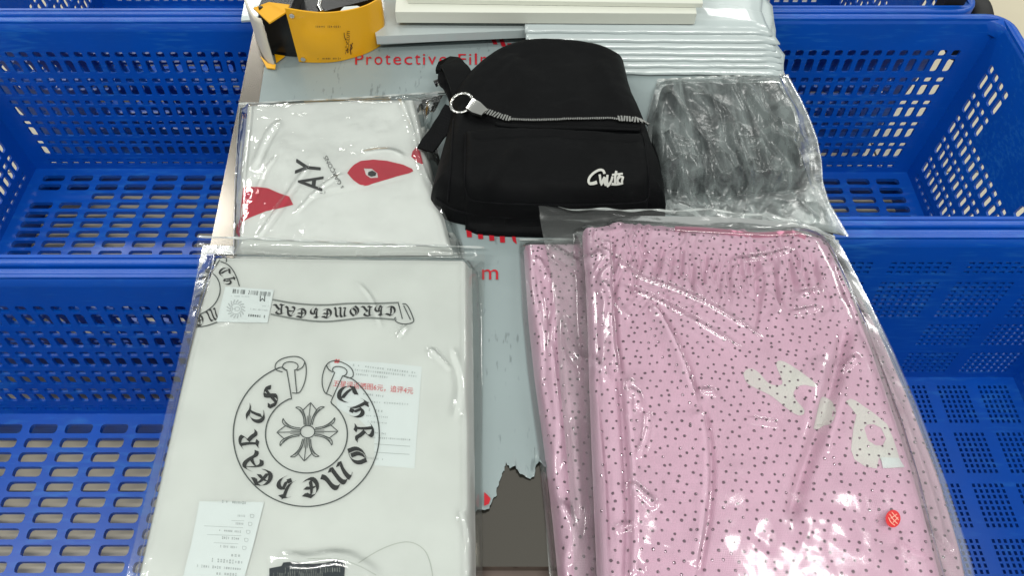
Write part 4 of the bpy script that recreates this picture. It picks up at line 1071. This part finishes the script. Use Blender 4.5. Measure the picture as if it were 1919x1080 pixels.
# zip teeth
tm = None
def teeth(px, n, wd, ln):
    L = smooth_line(np.array(px, float), n); x, y, z = onto(L[:, 0], L[:, 1], Fk, zK); b = MB()
    for i in range(n):
        a = math.atan2(y[min(i + 1, n - 1)] - y[max(i - 1, 0)], x[min(i + 1, n - 1)] - x[max(i - 1, 0)])
        b.box((x[i], y[i], z[i] + .0022), (wd, ln * rng.uniform(.85, 1.1), .0022), Matrix.Rotation(a + rng.uniform(-.15, .15), 3, 'Z'))
    o = b.build('zip_teeth', M['silver'], pack); o['kind'] = 'stuff'; return o
teeth([(898, 207), (925, 218), (955, 226)], 13, .0019, .0085)
teeth([(957, 227), (1000, 229), (1035, 228)], 24, .0013, .0034)
teeth([(1038, 228), (1062, 227), (1105, 226), (1158, 227)], 36, .0013, .0032)
teeth([(1160, 226), (1185, 227), (1210, 230)], 11, .0020, .0085)
# ring pull
cr_ = PV(866, 193, zk + .050); b = MB(); rx = .0128; seg = 36
pth = [cr_ + Vector((rx * math.cos(2 * math.pi * k / seg), rx * .98 * math.sin(2 * math.pi * k / seg), .004 * math.sin(2 * math.pi * k / seg + .6))) for k in range(seg)]
b.tube(pth, [.0016 + .0005 * (k % 2) for k in range(seg)], 8, True); b.build('ring_pull', M['silver'], pack, True)
b = MB(); sl = [PV(880, 196, zk + .053), PV(893, 204, zk + .055), PV(908, 213, zk + .053)]
b.ribbon(sl, [Vector((.0035, .0085, 0)), Vector((.0045, .0085, 0)), Vector((.003, .0055, 0))], .003); b.build('zip_slider', M['silver'], pack, ang=30)
# straps at the upper left
def strap(name, pts, wd, th, m, kink=0):
    L = smooth_line(np.array([tuple(PV(*p)) for p in pts]), 26); b = MB(); Wv = []
    t = np.gradient(L, axis=0)
    for i in range(len(L)):
        v = Vector(t[i]).cross(Vector((0, 0, 1))).normalized(); k = wd[0] + (wd[1] - wd[0]) * i / (len(L) - 1); Wv.append(v * k / 2 + Vector((0, 0, kink * math.sin(i * .7))))
    b.ribbon([Vector(q) for q in L], Wv, th); return b.build(name, m, pack, ang=35)
strap('strap_tail', [(852, 205, zk + .034), (830, 238, zk + .026), (812, 262, zk + .017), (797, 283, zk + .016)], (.026, .021), .0025, M['webbing'], .0006)
strap('shoulder_strap', [(880, 185, zk + .034), (868, 160, zk + .038), (856, 135, zk + .038), (846, 120, zk + .030), (838, 124, zk + .020), (834, 140, zk + .014)], (.036, .024), .006, M['black'], .001)
strap('shoulder_strap', [(834, 140, zk + .020), (832, 155, zk + .024), (846, 166, zk + .022), (858, 190, zk + .026)], (.014, .02), .005, M['webbing'], .001)
b = MB(); c = PV(827, 157, zk + .018); b.tube([c + Vector((-.008, .0, 0)), c + Vector((.0, .003, .002)), c + Vector((.009, .002, .003))], .0042, 8); b.tube([c + Vector((.0, .018, 0)), c + Vector((.004, .012, .004))], .004, 8); b.build('buckle', M['black_plastic'], pack, ang=50)
b = MB(); c = PV(824, 158, zk + .024); b.box(c, (.004, .003, .002)); b.build('buckle_pin', M['silver'], pack)
# script logo
p = Print(); q = zc(1060, 200, 5.4)
p.stroke(q([(395, 690), (385, 655), (350, 645), (300, 668), (250, 712), (230, 758), (240, 785), (280, 780), (320, 762)]), 4.6, step=2.5)
p.stroke(q([(345, 695), (352, 730), (360, 770), (385, 735), (400, 712), (400, 765), (425, 740)]), 4.2, step=2.5)
p.stroke(q([(425, 700), (420, 755), (440, 775), (468, 750), (475, 715)]), 4.2, step=2.5)
p.stroke(q([(515, 660), (500, 720), (505, 775)]), 4.4, step=2.5); p.stroke(q([(470, 700), (540, 690), (580, 688)]), 3.6, step=2.5)
p.stroke(q([(525, 740), (560, 715), (545, 700), (525, 740), (530, 775), (572, 785)]), 4.2, step=2.5)
p.stroke(q([(560, 720), (590, 715), (570, 750), (575, 792)]), 4.0, step=2.5); p.stroke(q([(470, 770), (520, 785), (570, 790)]), 3.4, step=2.5)
o = p.lay('script_logo', Fq, zq, .0016, M['emb'], pack)

# ---------------------------------------------------------------- black clothes in a crinkled bag
zg = ZT + .0026
S = coons(*eS([(1240, 160), (1350, 156), (1462, 154)], [(1228, 330), (1300, 352), (1400, 350), (1505, 338)], [(1240, 160), (1222, 245), (1228, 330)], [(1462, 154), (1502, 230), (1505, 338)], zg + .012), 90, 90)
Fg = Field(S, zg, .022, .016)
Fg.ex.append(lambda X, Y: .35 * crumple(X, Y, .05, 71, 5, .5) - .004 + .003 * fbm(X * 20, Y * 20, 61))
cl = empty('black_clothes', (.3, .72, ZT)); tag(cl, 'crumpled black garment packed in the milky bag right of the backpack', 'garment')
grid_mesh('cloth', S, Fg(S[..., 0], S[..., 1]), M['black_cloth'], cl, skirt=zg)
rg_ = ridges([([(1240, 160), (1290, 230), (1330, 300), (1350, 330)], zg + .025, .010, .009), ([(1390, 150), (1420, 200), (1470, 270), (1510, 320)], zg + .025, .012, .010), ([(1270, 165), (1330, 190), (1370, 225), (1375, 300)], zg + .025, .008, .007),
              ([(1300, 160), (1340, 200), (1350, 260)], zg + .025, .008, .006), ([(1400, 310), (1405, 345), (1395, 372)], zg + .025, .006, .007), ([(1235, 320), (1290, 300), (1340, 318)], zg + .025, .010, .008), ([(1420, 260), (1460, 250), (1480, 300)], zg + .02, .008, .006),
              ([(1270, 310), (1320, 350), (1350, 395)], zg + .012, .010, .008), ([(1330, 338), (1430, 330), (1500, 345)], zg + .02, .008, .007), ([(1460, 340), (1500, 380), (1540, 410)], zg + .01, .008, .006), ([(1400, 360), (1380, 390)], zg + .01, .008, .005)])
rr_ = random.Random(77); sp = []
for k in range(40):
    x = rr_.uniform(1225, 1470); y = rr_.uniform(145, 380); a = R(rr_.choice((55, 60, 68, 50, 118, 15, 75)) + rr_.uniform(-14, 14)); Ln = rr_.uniform(60, 190)
    sp.append(([(x, y), (x + Ln * .5 * math.cos(a) + rr_.uniform(-7, 7), y + Ln * .5 * math.sin(a)), (x + Ln * math.cos(a), y + Ln * math.sin(a))], zg + .022, rr_.uniform(.0035, .008), rr_.uniform(.003, .0065)))
rg2_ = ridges(sp)
wr = lambda X, Y, sd: rg_(X, Y) + rg2_(X, Y) + .26 * crumple(X, Y, .034, 81, 6, .45) + .05 * crumple(X, Y, .014, 91, 5, .2)
bag('plastic_bag', 'milky crinkled bag round the black garment right of the backpack', Fg, eS([(1233, 147), (1350, 140), (1478, 138)], [(1240, 398), (1340, 408), (1450, 415), (1592, 440)], [(1233, 147), (1208, 240), (1235, 330), (1240, 398)], [(1478, 138), (1512, 200), (1540, 275), (1545, 360), (1592, 440)], zg + .002), zg - .0006, M['bag_black'], wr, (210, 210), out=.014)

# ---------------------------------------------------------------- pink studded garments
zd = ZT + .0026
S2 = coons(*eS([(982, 458), (1200, 455), (1400, 455), (1566, 458)], [(1062, 1230), (1300, 1235), (1600, 1235), (1842, 1230)], [(982, 458), (994, 640), (1030, 900), (1062, 1230)], [(1566, 458), (1688, 700), (1790, 970), (1842, 1230)], zd + .010), 150, 170)
F2 = Field(S2, zd, .019, .012)
F2.ex.append(lambda X, Y: .002 * fbm(X * 18, Y * 9, 101))
F2.fold([(1030, 480), (1045, 600), (1060, 760), (1075, 900), (1085, 1080)], zd + .019, .012, .004, 1).fold([(1010, 520), (1030, 640), (1050, 700)], zd + .019, .010, .003, -1)
F2.fold([(1560, 470), (1660, 690), (1745, 900), (1790, 1080)], zd + .019, .010, .003, -1).fold([(1730, 800), (1760, 860), (1768, 930)], zd + .019, .008, .003, 1)
F2.fold([(1720, 960), (1750, 1000), (1790, 1040)], zd + .019, .010, .003, 1)
g2 = empty('pink_garment', (.22, .36, ZT)); tag(g2, 'pink studded garment underneath, showing along both sides of the upper one', 'garment', 'pink studded garments')
grid_mesh('cloth', S2, F2(S2[..., 0], S2[..., 1]), M['pink'], g2, skirt=zd)
def studs(F, S, z0, px_box, step, parent, seed, avoid=None):
    r = random.Random(seed); pts = []
    row = 0; y = px_box[1]
    while y < px_box[3]:
        k = .62 + .55 * (y - 400) / 700
        x = px_box[0] + (row % 2) * step * k * .5
        while x < px_box[2]:
            pts.append((x + r.gauss(0, 2.9), y + r.gauss(0, 2.9))); x += step * k
        y += step * k * .80; row += 1
    A = np.array(pts); X, Y, Z = onto(A[:, 0], A[:, 1], F, z0)
    ok = poly_sd(X, Y, F.poly) > .004
    if avoid is not None: ok &= avoid(X, Y)
    X, Y, Z = X[ok], Y[ok], Z[ok]; e = .001
    gx_ = (F(X + e, Y) - F(X - e, Y)) / (2 * e); gy_ = (F(X, Y + e) - F(X, Y - e)) / (2 * e)
    V = []; Fc = []
    for i in range(len(X)):
        n = Vector((-gx_[i], -gy_[i], 1)).normalized(); s = n.cross(Vector((0, 1, 0))).normalized(); t = n.cross(s); c = Vector((X[i], Y[i], Z[i])); rad = .00145 * r.uniform(.85, 1.1); o = len(V)
        for j in range(6): a = j * math.pi / 3; V.append(c + (s * math.cos(a) + t * math.sin(a)) * rad)
        for j in range(6): a = j * math.pi / 3 + .3; V.append(c + (s * math.cos(a) + t * math.sin(a)) * rad * .62 + n * .0008)
        V.append(c + n * .0010)
        for j in range(6):
            k = (j + 1) % 6; Fc += [(o + j, o + k, o + 6 + k, o + 6 + j), (o + 6 + j, o + 6 + k, o + 12)]
    ob = mesh('stud', V, Fc, M['stud'], parent, False); ob['kind'] = 'stuff'; return ob
rp4 = ridges([([(985, 470), (1000, 560), (1020, 650), (1010, 760)], zd + .02, .005, .004), ([(1040, 560), (1035, 680), (1050, 800), (1040, 900)], zd + .021, .006, .006), ([(1005, 480), (1030, 530)], zd + .02, .005, .004), ([(1040, 930), (1080, 1000), (1060, 1070)], zd + .02, .008, .006),
              ([(1590, 480), (1700, 720), (1790, 960)], zd + .012, .005, .004)])
wr = lambda X, Y, sd: rp4(X, Y) + .12 * crumple(X, Y, .024, 111, 5, .15) * np.where(sd < .003, 1.6, .8)
bag('plastic_bag', 'lower clear bag showing left of the upper pink bag', F2, eS([(974, 448), (1200, 446), (1400, 446), (1572, 450)], [(1040, 1250), (1300, 1255), (1600, 1255), (1862, 1250)], [(974, 448), (982, 640), (1018, 900), (1040, 1250)], [(1572, 450), (1698, 700), (1800, 970), (1862, 1250)], zd + .001), zd - .0006, M['bag_pink'], wr, (180, 180), out=.006)
zu = zd + .0255
S1 = coons(*eS([(1093, 428), (1140, 425), (1148, 418), (1300, 428), (1440, 436), (1500, 432), (1548, 452)], [(1128, 1230), (1300, 1235), (1600, 1235), (1800, 1230)], [(1093, 428), (1102, 560), (1108, 760), (1118, 1000), (1128, 1230)], [(1548, 452), (1600, 560), (1665, 740), (1735, 960), (1800, 1230)], zu + .012), 320, 360)
F1 = Field(S1, zu, .022, .010)
zU = zu + .022
def gathers(X, Y):
    # elastic waist: short pleats fading downward
    x0, y0 = P(1330, 500, zU); t = np.clip((Y - (y0 - .09)) / .085, 0, 1)
    wv = perlin(X * 115 + 3 * perlin(X * 25, Y * 25, 5), Y * 14, 121) * .0052 + perlin(X * 60, Y * 9, 122) * .0045 - .002
    return wv * sstep(t)
F1.ex.append(gathers)
F1.ex.append(lambda X, Y: .0032 * fbm(X * 13, Y * 9, 131) + .0005 * fbm(X * 60, Y * 60, 133))
F1.fold([(1142, 424), (1145, 540), (1150, 660), (1170, 740)], zU, .014, 0.0105, -1)
F1.fold([(1112, 500), (1112, 600), (1114, 700), (1135, 900), (1140, 1080)], zU, .008, .004, -1)
F1.fold([(1205, 545), (1258, 628), (1290, 710), (1312, 768)], zU, .016, 0.0084, -1, .0016).fold([(1225, 572), (1275, 645), (1298, 720)], zU, .008, 0.0028, -1, .0016)
F1.fold([(1165, 690), (1172, 760), (1180, 880), (1186, 980), (1180, 1120)], zU, .020, 0.0088, 1, .0017, .1)
F1.fold([(1312, 755), (1330, 840), (1326, 950), (1300, 1090)], zU, .020, 0.0074, -1, .0017, .1)
F1.ridge([(1590, 600), (1575, 680), (1540, 790), (1505, 890), (1480, 990)], zU, .0055, -.013, .12)
F1.ridge([(1610, 610), (1590, 700), (1560, 790), (1525, 890)], zU, .016, .004).ridge([(1565, 600), (1545, 680), (1515, 790), (1470, 920)], zU, .016, .004)
F1.fold([(1248, 520), (1252, 560), (1275, 590), (1330, 560)], zU, .010, 0.0035, 1, .0016).fold([(1405, 440), (1440, 520), (1430, 560), (1415, 640)], zU, .012, 0.0035, 1, .0016)
F1.ridge([(1600, 920), (1640, 980), (1690, 1040)], zU, .010, -.004).fold([(1680, 1000), (1705, 1030), (1745, 1040)], zU, .010, .003, 1)
r9 = random.Random(9)
for k in range(30):      # short pleats hanging from the waist
    x = 1165 + k * 12.5 + r9.uniform(-5, 5); y0_ = 445 + r9.uniform(0, 50); ln = r9.uniform(40, 120); dx = (x - 1330) * .12 + r9.uniform(-10, 10)
    F1.ridge([(x, y0_), (x + dx * .4 + r9.uniform(-3, 3), y0_ + ln * .5), (x + dx, y0_ + ln)], zU, r9.uniform(.0016, .0028), -r9.uniform(.004, .0075), .35)
F1.ridge([(1165, 470), (1170, 540), (1180, 640)], zU, .006, -.002).ridge([(1290, 450), (1285, 520), (1300, 600)], zU, .006, -.002).ridge([(1430, 560), (1480, 640), (1500, 760)], zU, .02, .003)
F1.ridge([(1250, 840), (1245, 960), (1255, 1080)], zU, .02, .003).ridge([(1400, 850), (1390, 960), (1370, 1080)], zU, .02, .003).ridge([(1640, 820), (1670, 900), (1690, 980)], zU, .015, .003)
g1 = empty('pink_garment', (.2, .36, ZT)); tag(g1, 'pink studded garment on top with a gathered waist and white letters', 'garment', 'pink studded garments')
grid_mesh('cloth', S1, F1(S1[..., 0], S1[..., 1]), M['pink'], g1, skirt=zu)
studs(F1, S1, zU, (1080, 420, 1800, 1130), 21.5, g1, 5)
studs(F2, S2, zd + .019, (970, 450, 1860, 1130), 21.5, g2, 6, avoid=lambda X, Y: poly_sd(X, Y, F1.poly) < 0)
tube_on(F1, [(1265, 430), (1330, 432), (1400, 441), (1440, 442), (1485, 436), (1510, 446)], zU, .0028, 'waist_hem', M['pink_hem'], g1, .0008)
# white letters
q = zc(1360, 640, 2.4544)
p = Print(); p.poly(q([(82, 150), (95, 128), (125, 124), (160, 150), (190, 190), (222, 206), (265, 203), (262, 180), (225, 100), (250, 85), (300, 110), (380, 165), (425, 205), (418, 216), (345, 195), (305, 240), (325, 275), (368, 318), (358, 346), (315, 338), (240, 275), (200, 245), (110, 205), (88, 180)]), sub=9, sm=70)
p.lay('letter_print', F1, zU, .0004, M['print_white'], g1)
p = Print(); p.poly(q([(404, 405), (428, 300), (440, 252), (468, 262), (492, 280), (510, 318), (500, 360), (478, 388), (452, 386), (425, 410)]), sub=9, sm=40); p.lay('letter_print', F1, zU, .0004, M['print_white'], g1)
p = Print(); p.poly(q([(552, 278), (575, 265), (600, 275), (690, 338), (742, 382), (772, 450), (800, 540), (818, 582), (735, 587), (706, 535), (695, 588), (640, 577), (592, 545), (577, 500), (588, 400), (602, 340), (575, 305)]), holes=[q([(638, 402), (650, 385), (680, 383), (715, 400), (738, 450), (722, 482), (690, 480), (655, 458)])[::-1]], sub=9)
p.lay('letter_print', F1, zU, .0004, M['print_white'], g1)
p = Print(); p.poly(q([(712, 537), (795, 540), (822, 582), (722, 587)]), sub=9); p.lay('white_tag', F1, zU, .0012, M['card'], g1)
# bag of the upper garment
rp5 = ridges([([(1140, 470), (1180, 520), (1270, 545), (1380, 605), (1440, 650)], zU + .002, .0045, .0048), ([(1150, 535), (1220, 560), (1310, 610), (1400, 665)], zU + .002, .0045, .0042), ([(1020, 440), (1070, 470), (1110, 500), (1135, 480)], zu + .016, .008, .007),
              ([(1370, 490), (1440, 485), (1490, 470)], zU + .002, .004, .0035), ([(1490, 555), (1540, 548)], zU + .002, .004, .003), ([(1480, 592), (1540, 580)], zU + .002, .004, .003), ([(1120, 530), (1150, 570), (1180, 610)], zU, .004, .003),
              ([(1570, 700), (1610, 670)], zU + .002, .005, .004), ([(1175, 735), (1195, 745), (1195, 775)], zU + .002, .005, .004),
              ([(1215, 770), (1213, 820), (1192, 870)], zU + .002, .004, .0035), ([(1170, 910), (1195, 925), (1230, 955)], zU + .002, .005, .0045), ([(1155, 1000), (1190, 985)], zU, .004, .004), ([(1545, 470), (1590, 580), (1660, 740), (1720, 900), (1760, 1060)], zu + .012, .004, .004),
              ([(1060, 570), (1065, 640), (1120, 700), (1140, 740)], zu + .012, .007, .006), ([(1075, 760), (1080, 880), (1095, 1000)], zu + .01, .006, .006), ([(1400, 790), (1460, 800)], zU, .004, .002), ([(1310, 740), (1340, 740)], zU, .005, .004)])
wr = lambda X, Y, sd: rp5(X, Y) + .11 * crumple(X, Y, .030, 141, 5, .05) * np.where(sd < .003, 2.0, .7) + .001 * np.clip(fbm(X * 14, Y * 14, 144), 0, 1) + .22 * crumple(X, Y, .016, 171, 5, .2) * np.exp(-((X - gx0) / .055) ** 2 - ((Y - gy0) / .028) ** 2)
gx0, gy0 = (float(v) for v in P(1480, 1005, zU))
bagt, Hbt, _ = bag('plastic_bag', 'upper clear bag round the pink garment with white letters', F1, eS([(1008, 388), (1080, 397), (1200, 400), (1400, 402), (1520, 420), (1566, 440)], [(1085, 1250), (1300, 1255), (1600, 1255), (1872, 1250)], [(1008, 388), (1040, 540), (1050, 720), (1068, 900), (1085, 1250)], [(1566, 440), (1605, 505), (1705, 722), (1806, 975), (1872, 1250)], zu + .003), zu - .0008, M['bag_pink'], wr, (210, 210), out=.010,
    edge=lambda X, Y: (.010 + .006 * perlin(X * 22, Y * 30, 7) + .05 * crumple(X, Y, .02, 161, 4, .4)) * sstep((Y - .545) / .03), lift=.0045)
# round red sticker on the bag
st = empty('round_sticker', PV(1673, 973, zU + .004)); tag(st, 'small round red sticker with pale marks on the upper pink bag', 'sticker')
p = Print(); p.poly([(1673 + 14 * math.cos(a), 974 + 16.5 * math.sin(a)) for a in np.linspace(0, 2 * math.pi, 28, endpoint=False)], sub=7); p.lay('disc', Hbt, zU + .004, .0012, M['sticker'], st)
p = Print()
for s_ in ([(1666, 966), (1674, 978), (1681, 984)], [(1670, 962), (1678, 972), (1683, 977)], [(1664, 972), (1668, 982), (1676, 987)], [(1680, 966), (1668, 974)], [(1682, 972), (1672, 982)]): p.stroke(s_, 1.6, step=3)
p.lay('disc_print', Hbt, zU + .004, .0018, mat('pale sticker print', srgb(238, 170, 150), .5), st)
